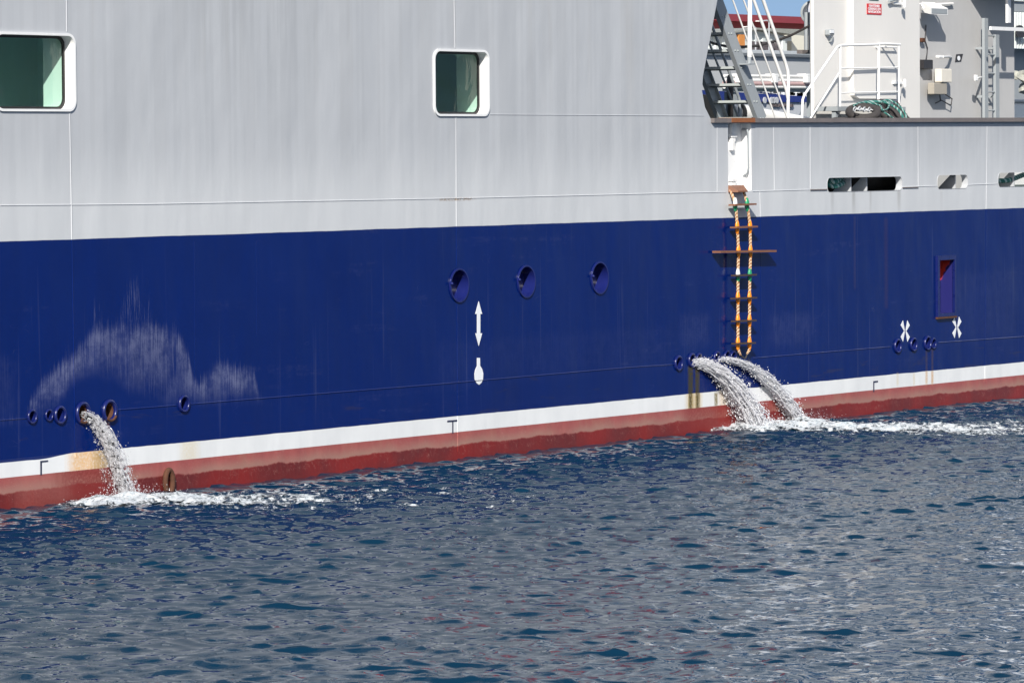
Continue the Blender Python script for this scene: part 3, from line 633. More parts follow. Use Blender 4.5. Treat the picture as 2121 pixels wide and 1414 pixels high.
mb = MB(); q = [sa-sn*.115, sa+sn*.115, sb+sn*.115, sb-sn*.115]; mb.prism([(p.x, p.z) for p in q], YS+wst-.022, YS+wst)
for s in (-1, 1):
    q = [sa+sn*(.115*s), sa+sn*(.103*s), sb+sn*(.103*s), sb+sn*(.115*s)]; mb.prism([(p.x, p.z) for p in q], YS+wst-.07, YS+wst-.0225)
mb.build('stringer', M_STEEL, st_)
zt0 = at(1535, 243, YS+wst/2).z
for i in range(12):
    zt = zt0+i*.247; t = (zt-sa.z)/sd.z; p = sa+sd*t
    mb = MB(); mb.box((p.x-.10, YS+.024, zt-.035), (p.x+.10, YS+wst-.024, zt)); mb.box((p.x+.088, YS+.026, zt-.055), (p.x+.10, YS+wst-.026, zt-.036)); tr_ = mb.build('tread', M_TREAD, st_)
    for e in (-.05, .03):
        mb = MB(); mb.lathe((p.x+e, YS-.0005, zt-.02), (0, -1, 0), [(0, .013), (.008, .013), (.012, .008)], 8); mb.build('bolt', M_TREAD, tr_, True)
def pipe(parent, name, pts, r, mat, n=8):
    mb = MB(); mb.tube([at(*p) if isinstance(p, tuple) and len(p) == 3 else Vector(p) for p in pts], r, n); return mb.build(name, mat, parent, True, 60)
yr = YS-.03
def up(u0, v0, u1, v1, k=1.3, Yp=yr): # extend a line past the frame top
    return (u0+(u0-u1)*k, v0+(v0-v1)*k, Yp)
pipe(st_, 'handrail', [up(1580.6, 0, 1632, 145, .8), (1626, 128, yr), (1631.5, 146, yr), (1633, 165, yr), (1632, 252, yr)], .026, M_WHITE)
pipe(st_, 'handrail', [up(1561, 0, 1630, 191, .8), (1628, 185, yr), (1632, 205, yr)], .024, M_WHITE)
pipe(st_, 'midrail', [up(1540, 0, 1631, 246, .8), (1631, 246, yr)], .013, M_WHITE)
pipe(st_, 'midrail', [up(1518, 0, 1609, 250, .8), (1609, 252, yr)], .013, M_WHITE)
yi = YS+wst+.02
pipe(st_, 'handrail', [up(1469.5, 40, 1531, 204, .8, yi), (1529, 199, yi), (1532, 208, yi), (1530.5, 252, yi)], .022, M_STEEL)
pipe(st_, 'midrail', [up(1469, 90, 1506, 185, .8, yi), (1530, 245, yi)], .017, M_STEEL)
# white stanchion above the stair
pst = thing('stanchion_post', 'white vertical stanchion pole clamped to the stair stringer, running up out of frame', 'post', at(1552, 118, YS-.12))
pipe(pst, 'pole', [(1554.5, -140, YS-.12), (1552.5, 119, YS-.12)], .034, M_WHITE2, 12)
k = MB(); c = at(1552, 126, YS-.12); k.box((c.x-.09, c.y-.05, c.z-.06), (c.x+.09, YS-.002, c.z-.04)); k.tube([c+Vector((0, 0, .06)), c+Vector((0, 0, -.05))], .03, 10); k.build('clamp', M_STEEL, pst)

# guard rail in front of the door
YG = YD-.42
gr = thing('guard_railing', 'white tubular guard railing and handrail at the landing of the white deckhouse door', 'railing', at(1800, 230, YG))
pipe(gr, 'top_rail', [(1661, 252, YG), (1662.5, 207, YG), (1666, 197, YG), (1734, 98, YG), (1741, 94.5, YG), (1815, 92.5, YG), (1830, 91, YG), (1864, 92.5, YG)], .020, M_WHITE2, 10)
pipe(gr, 'mid_rail', [(1676, 250, YG), (1738, 152, YG)], .016, M_WHITE2)
pipe(gr, 'mid_rail', [(1741, 142, YG), (1862, 140, YG)], .011, M_WHITE2)
pipe(gr, 'mid_rail', [(1741, 193, YG), (1862, 190, YG)], .011, M_WHITE2)
pipe(gr, 'post', [(1740.5, 95, YG), (1740, 232, YG)], .020, M_WHITE2); pipe(gr, 'post', [(1820.5, 93, YG), (1819.5, 232, YG)], .022, M_WHITE2); pipe(gr, 'post', [(1861.5, 92, YG), (1862, 225, YG)], .014, M_WHITE2)
k = MB(); p = at(1862, 92.5, YG); k.tube([p, p+Vector((0, .36, 0))], .018, 8); k.build('return_rail', M_WHITE2, gr, True)
k = MB(); x0, x1 = at(1729, 226, YG).x, at(1870, 226, YG).x; z1 = at(1765, 221, YG).z; k.box((x0, YG-.05, z1-.07), (x1, YD-.09, z1)); k.box((x0+.03, YG, 3.31), (x0+.1, YG+.07, z1-.071)); k.box((x1-.1, YG, 3.31), (x1-.03, YG+.07, z1-.071)); k.build('landing', M_STEEL, gr)

# door sign
M_SIGN = paint('red_sign_face', (.60, .012, .015), .35, .05, 8, dirt_amt=.05)
sg = thing('warning_sign', 'small red rectangular sign with white lettering on the white door', 'sign', at(1811, 19, YD-.09))
k = MB(); slab(k, 1796, 8.5, 1826, 30.5, YD-.094, .006); sgp = k.build('sign_plate', M_SIGN, sg)
k = MB(); pw = at(1826, 19, YD-.1).x-at(1796, 19, YD-.1).x
for i, (s, wf) in enumerate((('MANTENER', .74), ('CERRADO EN', .86), ('NAVEGACIÓN', .86))):
    c = at(1811, 13+i*6.2, YD-.096); text_mesh(k, s, c, (1, 0, 0), (0, 0, 1), .055, .002, .0012, 0, pw*wf)
k.build('lettering', M_MARK, sgp)
sg2 = thing('door_notice', 'green notice plate edge at the top of the white door', 'sign', at(1811, -3, YD-.09))
k = MB(); slab(k, 1801, -16, 1820, 1.5, YD-.093, .005); k.build('notice_plate', paint('green_sign_face', (.01, .10, .07), .4, .05, 8), sg2)
# door side lamp
lm = thing('bulkhead_lamp', 'small caged grey bulkhead lamp on the white deckhouse wall', 'lamp', at(1723, 70, YD))
k = MB(); slab(k, 1719, 61, 1729, 74, YD-.10, .098, .015); k.build('lamp_body', M_STEEL, lm)
k = MB(); slab(k, 1720.5, 63, 1727.5, 69, YD-.115, .016); k.build('lamp_glass', M_MARK, lm)
k = MB(); c = at(1724, 77, YD-.06); k.tube([c, c+Vector((0, .02, -.06)), c+Vector((0, .058, -.07))], .02, 8); k.build('conduit', M_STEEL, lm, True)

# gear on the grey wall
M_BOX = paint('cream_box_paint', (.70, .66, .58), .45, .1, 6); M_BOXG = paint('beige_grey_box_paint', (.36, .33, .28), .5, .15, 6); M_BLK = paint('black_plastic', (.03, .028, .03), .45, .2, 6)
fl2 = thing('floodlight', 'white floodlight with bracket, mounted high on the grey deck wall', 'floodlight', at(1935, 20, YW))
Yf = YW-.30
k = MB(); a = at(1930, 24, Yf); k.loft([[(a.x-.14, Yf-.05, a.z-.05), (a.x+.48, Yf-.05, a.z-.05), (a.x+.48, Yf-.05, a.z+.06), (a.x-.14, Yf-.05, a.z+.06)], [(a.x-.05, Yf+.16, a.z-.01), (a.x+.40, Yf+.16, a.z-.01), (a.x+.40, Yf+.16, a.z+.16), (a.x-.05, Yf+.16, a.z+.16)]]); k.build('lamp_housing', M_WHITE, fl2)
k = MB(); k.box((a.x-.11, Yf-.056, a.z-.035), (a.x+.45, Yf-.051, a.z+.045)); k.build('lamp_glass', M_STEEL, fl2)
k = MB()
for dx in (-.18, .50): k.tube([(a.x+dx, Yf+.05, a.z+.04), (a.x+dx, Yf+.1, a.z+.12), (a.x+dx, YW-.002, a.z+.12)], .018, 6)
k.tube([(a.x+.52, YW-.05, a.z+.13), (a.x+1.25, YW-.05, a.z+.16)], .02, 6); k.tube([(a.x+1.25, YW-.05, a.z+.16), (a.x+1.25, YW-.002, a.z+.16)], .02, 6); k.build('bracket', M_WHITE, fl2)
def wallbox(name, label, cat, u0, v0, u1, v1, out, mat, cable=None):
    t = thing(name, label, cat, at((u0+u1)/2, v1, YW)); k = MB(); slab(k, u0, v0, u1, v1, YW-out, .6*out, .012); bd = k.build('box_body', mat, t)
    k = MB(); slab(k, u0+1, v0+1.2, u1-1, v1-1.2, YW-out-.012, .011); k.build('box_lid', mat, t)
    k = MB(); slab(k, u0+(u1-u0)*.3, v0+2, u1-(u1-u0)*.3, v1-2, YW-.4*out+.001, .4*out-.003); k.build('mounting', M_STEEL, t)
    if cable: pipe(t, 'cable', [(u, v, YW-q) for u, v, q in cable], .010, M_BLK, 6)
    return t
wallbox('junction_box', 'bright cream junction box, the upper one on the grey deck wall', 'junction box', 1950, 143, 1972, 171, .22, M_BOX, [(1951, 150, .05), (1948, 165, .05), (1946, 190, .04), (1948, 210, .03)])
wallbox('junction_box', 'dull beige junction box, the lower one on the grey deck wall', 'junction box', 1934, 172, 1962, 196, .20, M_BOXG, [(1958, 196, .1), (1972, 205, .1), (1970, 218, .09), (1960, 214, .08), (1950, 208, .05), (1938, 214, .03)])
wallbox('switch_box', 'small black switch box with dangling cable on the grey deck wall', 'switch', 1913, 124, 1933, 144, .14, M_BLK, [(1918, 124, .05), (1920, 112, .04), (1921, 100, .03), (1916, 84, .04), (1918, 54, .03)])
sk = thing('wall_socket', 'small tan cable socket with a hanging lead on the grey deck wall', 'socket', at(1914, 84, YW))
k = MB(); slab(k, 1910, 79, 1917, 88, YW-.09, .088, .01); k.build('socket_body', M_RUST, sk); pipe(sk, 'lead', [(1916, 79, YW-.05), (1917.5, 66, YW-.04), (1918, 52, YW-.01)], .007, M_BLK, 6)
ca = thing('deck_camera', 'small camera on a white arm beside a black and white plate on the grey wall', 'camera', at(1968, 118, YW))
pipe(ca, 'arm', [(1953, 118, YW-.24), (1966, 118, YW-.12), (1970, 119, YW-.003)], .02, M_WHITE2, 8)
k = MB(); slab(k, 1945, 115, 1954, 121, YW-.29, .07, .01); k.build('camera_head', M_WHITE2, ca)
pl = thing('pictogram_plate', 'small black and white pictogram plate on the grey deck wall', 'sign', at(1985, 122, YW))
k = MB(); k.prism([xz(1980, 113, YW), xz(1994, 112, YW), xz(1990, 128, YW), xz(1977.5, 129, YW)], YW-.008, YW-.003); pp = k.build('plate', M_BLK, pl); k = MB(); c = xz(1985, 121, YW); k.prism(circ(c[0], c[1], .055, 14, .04), YW-.010, YW-.0085); k.build('white_symbol', M_MARK, pp)
pg = thing('cable_peg', 'short white peg sticking out of the grey wall beside the fixed ladder', 'peg', at(2030, 164, YW)); pipe(pg, 'peg_rod', [(2024.5, 162, YW-.28), (2036, 160, YW-.003)], .018, M_WHITE, 8); k = MB(); slab(k, 2021, 155.5, 2026, 168, YW-.30, .04, .008); k.build('peg_head', M_WHITE2, pg)
# fixed ladder
YL = YW-.20
fx = thing('fixed_ladder', 'grey vertical steel ladder fixed to the grey deck wall near its right end', 'ladder', at(2055, 252, YL))
for u, vt in ((2043.5, 38), (2066.5, 72)):
    k = MB(); p0 = at(u-3.6, 160, YL); p1 = at(u+3.6, 160, YL); zt = at(u, vt, YL).z; k.box((p0.x, YL, 3.32), (p1.x, YL+.05, zt)); k.build('ladder_rail', M_STEEL, fx)
for v in (74, 113, 152, 190.5, 229):
    k = MB(); p0 = at(2047, v, YL); p1 = at(2067, v, YL); k.tube([(p0.x, YL+.03, p0.z), (p1.x, YL+.03, p0.z)], .014, 8); k.build('rung', M_STEEL, fx, True)
for v in (100, 200):
    k = MB(); p0 = at(2066, v, YL); k.box((p0.x-.02, YL+.051, p0.z-.02), (p0.x+.02, YW-.002, p0.z+.02)); p0 = at(2043, v, YL); k.box((p0.x-.02, YL+.051, p0.z-.02), (p0.x+.02, YW-.002, p0.z+.02)); k.build('wall_stay', M_STEEL, fx)
pf = thing('pipe_gantry', 'white square pipe gantry at the top right, in front of the lettered wall', 'gantry', at(2085, 55, YW-.6))
k = MB(); p0, p1 = at(2049, 59, YW-.6), at(2190, 54, YW-.6); k.box((p0.x, YW-.64, p0.z-.03), (p1.x, YW-.60, p0.z+.03)); k.build('cross_bar', M_WHITE2, pf)
k = MB(); p0, p1 = at(2083, 52, YW-.6), at(2089, 52, YW-.6); k.box((p0.x, YW-.645, p0.z+.035), (p1.x, YW-.60, p0.z+1.2)); k.build('upright', M_WHITE2, pf)
wbx = thing('deck_locker', 'white rounded deck locker beyond the end of the grey deck wall', 'locker', at(2115, 250, YW+.5)); k = MB(); x0, x1 = at(2098, 230, YW+.9).x, at(2180, 230, YW+.9).x; k.box((x0, YW+.9, 3.31), (x1, YW+1.9, at(2110, 212, YW+.9).z), .05); k.build('locker_body', M_WHITE2, wbx, True); k = MB(); k.box((x0-.02, YW+.88, at(2110, 212, YW+.9).z+.002), (x1+.02, YW+1.92, at(2110, 206, YW+.9).z), .01); k.build('locker_lid', M_GREY, wbx)

# pilot ladder
pl_ = thing('pilot_ladder', 'orange and wood rope pilot ladder hanging down the hull below the boarding recess', 'rope ladder', at(1540, 740, -.1))
YP = -.105
LR = [(1513, 392, -.02), (1516, 402, -.05), (1522, 418, -.10)] + [(u, v, YP) for u, v in ((1524.5, 432), (1526, 455), (1527, 470), (1528.5, 495), (1529.5, 521), (1529, 545), (1528.5, 571), (1528.5, 617), (1528.5, 664), (1528.5, 711), (1529, 722), (1531, 729), (1534, 735))]
RR = [(1537, 390, -.02), (1541, 398, -.06), (1546, 416, -.10)] + [(u, v, YP) for u, v in ((1549, 432), (1552, 455), (1553.5, 470), (1554, 495), (1554.5, 521), (1554, 545), (1553, 571), (1552.5, 617), (1552.5, 664), (1552.5, 711), (1552.5, 722), (1550.5, 728), (1547, 733))]
def laid_rope(path, R, pitch, mats, name, parent, strands=4, step=.010):
    P = [Vector(p) for p in path]; L = [0]
    for a, b2 in zip(P[:-1], P[1:]): L.append(L[-1]+(b2-a).length)
    n = max(8, int(L[-1]/step)); pts = []
    for i in range(n+1):
        s = L[-1]*i/n; j = min(max(np.searchsorted(L, s)-1, 0), len(P)-2); t = (s-L[j])/(L[j+1]-L[j]); pts.append(P[j].lerp(P[j+1], t))
    mb = MB(); N = None; fr2 = []
    for i, p in enumerate(pts):
        t = (pts[min(i+2, n)]-pts[max(i-2, 0)]).normalized(); N = t.orthogonal().normalized() if N is None else (N-t*N.dot(t)).normalized(); fr2.append((N.copy(), t.cross(N)))
    for k in range(strands):
        mb.cur = k % len(mats); q = []
        for i, p in enumerate(pts):
            a = 2*PI*(k/strands + L[-1]*i/n/pitch); q.append(p+(fr2[i][0]*math.cos(a)+fr2[i][1]*math.sin(a))*R*.52)
        mb.tube(q, R*.56, 6)
    return mb.build(name, mats, parent, True, 80)
for path in (LR, RR):
    P3 = [at(*p) for p in path]
    for e in (-.015, .015):
        laid_rope([p+Vector((e if i < len(P3)-1 else 0, .0, 0)) for i, p in enumerate(P3)], .0135, .10, [M_ROPE1, M_ROPE2], 'side_rope', pl_, 4)
def ltread(u0, u1, v, mat, th=.026, w_=.115, v1=None):
    a, b2 = at(u0, v, YP), at(u1, v if v1 is None else v1, YP); k = MB()
    x0, x1, z0, z1 = a.x, b2.x, a.z, b2.z; y0, y1 = YP-w_/2, YP+w_/2
    rings = [[(x, y0, zz-th/2), (x, y0, zz+th/2), (x, y1, zz+th/2), (x, y1, zz-th/2)] for x, zz in ((x0, z0), (x1, z1))]
    k.loft(rings); return k
lst = [(1516, 1560, 424, 'G'), (1519, 1563, 470.5, 'O'), (1484, 1600, 521, 'O'), (1521, 1561, 570, 'G'), (1519.5, 1561.5, 617.5, 'O'), (1521, 1560.5, 664.5, 'O'), (1522, 1558.5, 711, 'O')]
for i, (u0, u1, v, c_) in enumerate(lst):
    mt = M_WOOD if i < 3 else M_WOODD
    k = ltread(u0, u1, v+.8, mt, .030 if i == 2 else .024, .14 if i == 2 else .115, v-1.2); k.build('spreader' if i == 2 else 'step', mt, pl_)
    for j, path in enumerate((LR, RR)):
        vv = [p[1] for p in path]; uu = np.interp(v, vv, [p[0] for p in path])
        for s in (-1, 1):
            k = MB(); p = at(uu, v+s*1.6, YP); m_ = (M_ORANGE if c_ == 'O' else M_GREEN)
            if c_ == 'G' and s == -1 and j == 0: m_ = M_WHITE2
            k.lathe(p, (0, 0, -s), [(.0, .044), (.025, .043), (.055, .034), (.082, .024), (.088, .016)], 12)
            for q, vt in enumerate(k.v): k.v[q] = (vt[0], p.y+(vt[1]-p.y)*.62, vt[2])
            k.build('chock', m_, pl_, True, 50)
k = MB(); k.tube([at(1533, 734, YP), at(1540, 741, YP), at(1544, 742, YP), at(1548, 732, YP)], .012, 6); k.build('end_lashing', M_RUB, pl_, True)
k = MB(); a = at(1509, 384, -.01); b2 = at(1541, 384, -.01)
k.loft([[(a.x, -.005, a.z), (a.x+.05, -.14, a.z-.08), (a.x+.05, -.14, a.z-.10), (a.x, -.005, a.z-.10)], [(b2.x, -.005, a.z), (b2.x-.12, -.14, a.z-.08), (b2.x-.12, -.14, a.z-.10), (b2.x, -.005, a.z-.10)]]); k.build('hanging_plate', M_WOOD, pl_)

# fender with tyres and ropes on deck
YF = .75
fd = thing('rubber_fender', 'large black rubber fender lying behind the rail in front of the door landing', 'fender', at(1810, 250, YF+.1))
x0, x1 = at(1716, 250, YF).x, at(1905, 250, YF).x; zt = at(1800, 240, YF).z
k = MB(); R = .62; zc = zt-R; k.lathe((x0+.0, YF+.1, zc), (1, 0, 0), [(0, .15), (.08, .40), (.25, .54), (.5, .60), ((x1-x0)*.5, R), (x1-x0-.5, .60), (x1-x0-.25, .54), (x1-x0-.08, .40), (x1-x0, .15)], 28); k.build('fender_body', M_RUB, fd, True, 60)
k = MB(); k.lathe((x0-.12, YF+.1, zc), (1, 0, 0), [(0, .05), (.03, .12), (.13, .14)], 12); k.build('end_fitting', M_RUST, fd, True)
def tyre(c, ax, R, r, label):
    t = thing('tyre', label, 'tyre', c, 'old tyres on the fender'); k = MB(); k.torus(c, ax, R, r, 40, 14, (1.0, .9)); k.build('casing', M_RUB, t, True, 60)
    if 'chain' in label: return t
    k = MB(); axv = Vector(ax).normalized(); u = axv.orthogonal().normalized(); v = axv.cross(u); c = Vector(c)
    for i in range(30):
        a = 2*PI*i/30; dd = u*math.cos(a)+v*math.sin(a); tt = axv.cross(dd)
        for s in (-1, 1):
            q = c+dd*(R+r*.93)+axv*(s*r*.55); k.tube([q-axv*r*.4-tt*.01, q+axv*r*.4+tt*.01], .010, 5)
    k.build('tread_blocks', M_RUB, t); return t
def vax(t, az=0.0): return tuple(np.array([-math.cos(YAW+az)*math.sin(t), -math.sin(YAW+az)*math.sin(t), math.cos(t)]))
tyre(at(1788, 232.5, YF-.25), vax(.40), .215, .062, 'old black tyre lying tilted on top of the fender, with a chain')
tyre(at(1842, 235, YF-.1), vax(.75, 1.1), .22, .075, 'old black tyre leaning under turquoise ropes beside the chained tyre')
tyre(at(1874, 246, YF+.0), vax(.95, 1.5), .22, .072, 'old black knobbly tyre furthest along the fender')
ch = thing('chain', 'short pale steel chain lying across the top tyre', 'chain', at(1788, 226, YF-.3)); k = MB()
for i in range(8):
    p = at(1770+i*5, 226.5-1.2*math.sin(i*.9), YF-.33); ax = (0, -.5, 1) if i % 2 else (0, -1, -.3); n0 = len(k.v); k.torus(p, ax, .035, .010, 14, 6)
k.build('chain_links', M_GREY, ch, True)
def drape(name, label, pts, R=.015, group='turquoise mooring ropes'):
    P = [at(*p) for p in pts]; out = []
    for i in range(len(P)-1):
        p0, p1, p2, p3 = P[max(i-1, 0)], P[i], P[i+1], P[min(i+2, len(P)-1)]
        for j in range(8):
            t = j/8; out.append(.5*((2*p1)+(p2-p0)*t+(2*p0-5*p1+4*p2-p3)*t*t+(3*p1-p0-3*p2+p3)*t**3))
    out.append(P[-1]); o = laid_rope(out, R, .14, [M_TEAL, M_TEALW, M_TEAL], name, None, 3, .02); tag(o, label, 'rope', group); return o
yf = YF-.42
drape('mooring_rope', 'turquoise rope arched over the back of the tilted tyre', [(1768, 219, yf+.3), (1785, 213, yf+.35), (1805, 214, yf+.3), (1823, 219, yf+.1), (1828, 228, yf-.1), (1838, 226, yf), (1843, 213, yf+.2), (1835, 210, yf+.4)])
drape('mooring_rope', 'turquoise rope heaped highest, ending in a slack bight over the end tyre', [(1825, 212, yf+.3), (1838, 207.5, yf+.3), (1852, 212, yf+.2), (1865, 222, yf), (1874, 234, yf-.1), (1879, 252, yf-.15)])
drape('mooring_rope', 'turquoise rope running straight down over the leaning tyre to the rail', [(1824, 230, yf), (1833, 234, yf-.1), (1845, 242, yf-.15), (1860, 253, yf-.15)])
drape('mooring_rope', 'thin turquoise rope lying right along the top of the heap', [(1790, 212, yf+.5), (1812, 211, yf+.4), (1830, 212, yf+.3), (1848, 219, yf+.2), (1862, 229, yf), (1870, 243, yf-.1), (1872, 254, yf-.1)], .022)
drape('mooring_rope', 'turquoise and white rope bunched in the longest mooring opening', [(1706, 371, .25), (1716, 372, .2), (1728, 376, .12), (1738, 372, .2), (1745, 368, .4)], .04)
drape('mooring_rope', 'turquoise and white rope sagging low in the longest mooring opening', [(1704, 378, .25), (1716, 383, .2), (1730, 386, .14), (1744, 380, .2), (1752, 372, .4)], .04)
drape('mooring_rope', 'turquoise and white rope slung across the mooring opening cut by the frame', [(2055, 377, .25), (2070, 375, .2), (2085, 374, .16), (2100, 370, .2), (2120, 362, .35)], .04)

# things behind the stair
dr_ = thing('hose_reel', 'grey hose reel wheel with black rim, seen through the stair treads', 'hose reel', at(1505, 250, 2.2))
c = at(1512, 205, 2.2); k = MB(); k.torus(c, (.6, -1, 0), .33, .045, 32, 8); k.build('hose', M_RUB, dr_, True); k = MB(); k.lathe(c, (.6, -1, 0), [(-.03, .30), (.03, .30)], 28); k.build('reel_disc', M_STEEL, dr_); k = MB(); k.tube([c, (c.x, c.y+.2, 3.31)], .05, 8); k.build('reel_stand', M_STEEL, dr_)
bx = thing('wooden_crate', 'brown crate standing inside the end of the hull plating behind the stair', 'crate', at(1470, 250, 1.9)); k = MB(); x0 = at(1452, 210, 1.9).x; x1 = at(1482, 210, 1.9).x; k.box((x0, 1.9, 3.31), (x1, 2.6, at(1465, 196, 1.9).z), .01); k.build('crate_body', paint('brown_crate', (.17, .13, .09), .7, .3, 8), bx); k = MB(); k.box((x0-.02, 1.87, 3.9), (x1+.02, 1.899, 4.0)); k.box((x0-.02, 1.87, 4.3), (x1+.02, 1.899, 4.4)); k.build('crate_batten', M_WOODD, bx)
bm_ = thing('crane_boom', 'thick white round boom laid low across the deck behind the stair', 'boom', at(1590, 240, 4.6))
pa, pb = at(1500, 231, 4.6), at(1690, 266, 4.6); k = MB(); k.tube([pa, pb], .165, 24); k.build('boom_tube', M_WHITE, bm_, True, 50); k = MB(); q = (pb-pa).normalized()
for s in (.12,):
    p = pa.lerp(pb, s); k.tube([p-q*.04, p+q*.04], .20, 24)
k.build('boom_flange', M_DARK, bm_, True, 40)
k = MB()
for s in (.2, .85):
    p = pa.lerp(pb, s); k.box((p.x-.1, p.y-.12, 3.31), (p.x+.1, p.y+.12, p.z-.168))
k.build('boom_rest', M_STEEL, bm_)
# pipework beyond the boom
pr = thing('pipe_rack', 'white pipes with clamps running athwart beyond the boom', 'pipes', at(1610, 180, 9))
for v, r in ((158, .028), (167, .035), (174, .05), (180, .04)):
    pipe(pr, 'pipe', [(1500, v-.5, 9), (1702, v+1, 9)], r, M_WHITE if v != 174 else paint('old_pink_pipe', (.45, .30, .29), .5, .2, 4), 10)
for u in (1530, 1604, 1670):
    k = MB(); slab(k, u, 153, u+11, 157, 8.9, .2); slab(k, u+3, 157.5, u+8, 171, 8.86, .1); k.build('pipe_clamp', M_WHITE2, pr)
k = MB(); slab(k, 1500, 184, 1700, 190, 9.05, .3)
for u in (1520, 1690): slab(k, u, 190.2, u+8, 270, 9.06, .2)
k.build('rack_beam', M_STEEL, pr)
# searchlight at the tower
sl_ = thing('searchlight', 'round searchlight on grey posts beside the white deckhouse tower', 'searchlight', at(1676, 110, 2.6))
c = at(1684, 27, 2.6); k = MB(); k.lathe(c+Vector((.2, .12, 0)), (-.86, -.5, 0), [(0, .14), (.05, .19), (.24, .20), (.25, .185)], 24); k.build('lamp_drum', M_STEEL, sl_, True); gmm = paint('mirror_glass', (.7, .72, .75), .05, .3, 14, .9, False); k = MB(); k.lathe(c+Vector((.2, .12, 0)), (-.86, -.5, 0), [(.251, .165), (.262, .12), (.266, .01)], 24); k.build('lamp_lens', gmm, sl_, True)
for u in (1670, 1679.5): pipe(sl_, 'post', [(u, 26, 2.6), (u, 112, 2.6)], .035, M_STEEL, 10)
k = MB(); slab(k, 1662, 104, 1690, 112, 2.55, .1); k.build('bracket_shelf', M_RAIL, sl_)
cb = MB(); P = [at(u, v, 2.2) for u, v in ((1460, 84), (1480, 91), (1505, 96.5), (1540, 97.5), (1570, 95), (1605, 86), (1640, 73), (1690, 47))]; cb.tube(P, .021, 8); tag(cb.build('hanging_cable', M_RUB, None, True), 'black hanging cable sagging from the white tower past the stair', 'cable')

# ================================================================ HARBOUR BEYOND
M_QUAY = paint('quay_concrete', (.32, .30, .27), .8, .2, .6, streak=False)
k = MB(); k.box((60, 75, -1), (900, 900, 2.2)); tag(k.build('quay', M_QUAY), kind='structure')
def corr(mb, u0, v0, u1, v1, Yp, pitch, zbase=None):
    x0 = at(u0, v0, Yp).x; x1 = at(u1, v0, Yp).x; z0 = zbase if zbase is not None else at((u0+u1)/2, v1, Yp).z; z1 = at((u0+u1)/2, v0, Yp).z
    n = int((x1-x0)/pitch); prof = []
    for i in range(n): prof += [(x0+i*pitch, Yp), (x0+(i+.4)*pitch, Yp), (x0+(i+.5)*pitch, Yp+.12), (x0+(i+.9)*pitch, Yp+.12)]
    N = len(prof); mb.add([(x, y, z0) for x, y in prof]+[(x, y, z1) for x, y in prof], [(i, i+1, N+i+1, N+i) for i in range(N-1)])
    return x0, x1, z0, z1
M_CORR = paint('white_corrugated_cladding', (.62, .66, .64), .5, .08, .8); M_REDC = paint('red_cladding', (.30, .035, .035), .55, .15, .5); M_ROOFG = paint('weathered_roof_sheet', (.26, .27, .25), .7, .3, .8, streak=False); M_LETTER = paint('dark_letter_paint', (.10, .085, .09), .6, .2, 3)
YWH = 120.0
wh_ = thing('warehouse', 'white corrugated quayside warehouse with big dark lettering and low gable', 'warehouse', at(1600, 255, YWH))
k = MB(); x0, x1, z0, z1 = corr(k, 1440, 73, 1643, 120, YWH, .9, 2.2); k.add([(x0, YWH+.13, z1-.3), (x1, YWH+.13, z1-.3), (x1, YWH+.13, z1), (at(1560, 63, YWH).x, YWH+.13, at(1560, 63, YWH).z), (x0, YWH+.13, z1-.3+.2)], [(0, 1, 2, 3, 4)]); k.build('front_wall', M_CORR, wh_)
xr0, xr1 = at(1440, 80, YWH).x, at(1643, 80, YWH).x; zl, zp = at(1440, 80, YWH).z, at(1560, 62, YWH).z; xp = at(1560, 66, YWH).x; zr = at(1643, 75, YWH).z; zq = at(1440, 84, YWH).z
k = MB(); k.add([(xr0-2, YWH-.4, zq), (xp, YWH-.4, zp), (xr1+1, YWH-.4, zr), (xr1+1, YWH+50, zr), (xp, YWH+50, zp), (xr0-2, YWH+50, zq), (xr0-2, YWH-.4, zq+.12), (xp, YWH-.4, zp+.12), (xr1+1, YWH-.4, zr+.12), (xr1+1, YWH+50, zr+.12), (xp, YWH+50, zp+.12), (xr0-2, YWH+50, zq+.12)], [(6, 7, 10, 11), (7, 8, 9, 10), (0, 1, 7, 6), (1, 2, 8, 7)]); k.build('roof', M_ROOFG, wh_)
k = MB(); slab(k, 1570, 96, 1571, 97, YWH-.35, .1); k = MB(); c = at(1585, 100.5, YWH-.3); text_mesh(k, 'VIGRA', c, (1, 0, 0), (0, 0, 1), at(1585, 89, YWH).z-at(1585, 115, YWH).z, .2, .12, .25, at(1618, 100, YWH).x-at(1555, 100, YWH).x); k.build('lettering', M_LETTER, wh_)
k = MB(); slab(k, 1531, 72, 1543, 97, YWH-.3, .2); k.build('orange_panel', paint('orange_panel_paint', (.55, .22, .05), .6, .1, 2), wh_)
w2 = thing('storage_shed', 'cream sided shed with flat grey roof right of the lettered warehouse', 'shed', at(1660, 255, YWH+4)); k = MB(); slab(k, 1640, 75, 1760, 270, YWH+1, .6); k.build('shed_wall', paint('cream_cladding', (.66, .64, .54), .6, .06, .6), w2); k = MB(); slab(k, 1602, 62, 1760, 74.6, YWH+2, .5); k.build('shed_roof', M_ROOFG, w2)
rb = thing('red_building', 'long dark red clad building with a flat top, behind the warehouse', 'building', at(1580, 255, 170)); k = MB(); slab(k, 1380, 48, 1850, 270, 170, 60); k.build('wall', M_REDC, rb); k = MB(); slab(k, 1380, 33.5, 1850, 47.6, 168.8, 62); k.build('parapet', paint('dark_red_fascia', (.22, .025, .035), .5, .1, .5), rb)
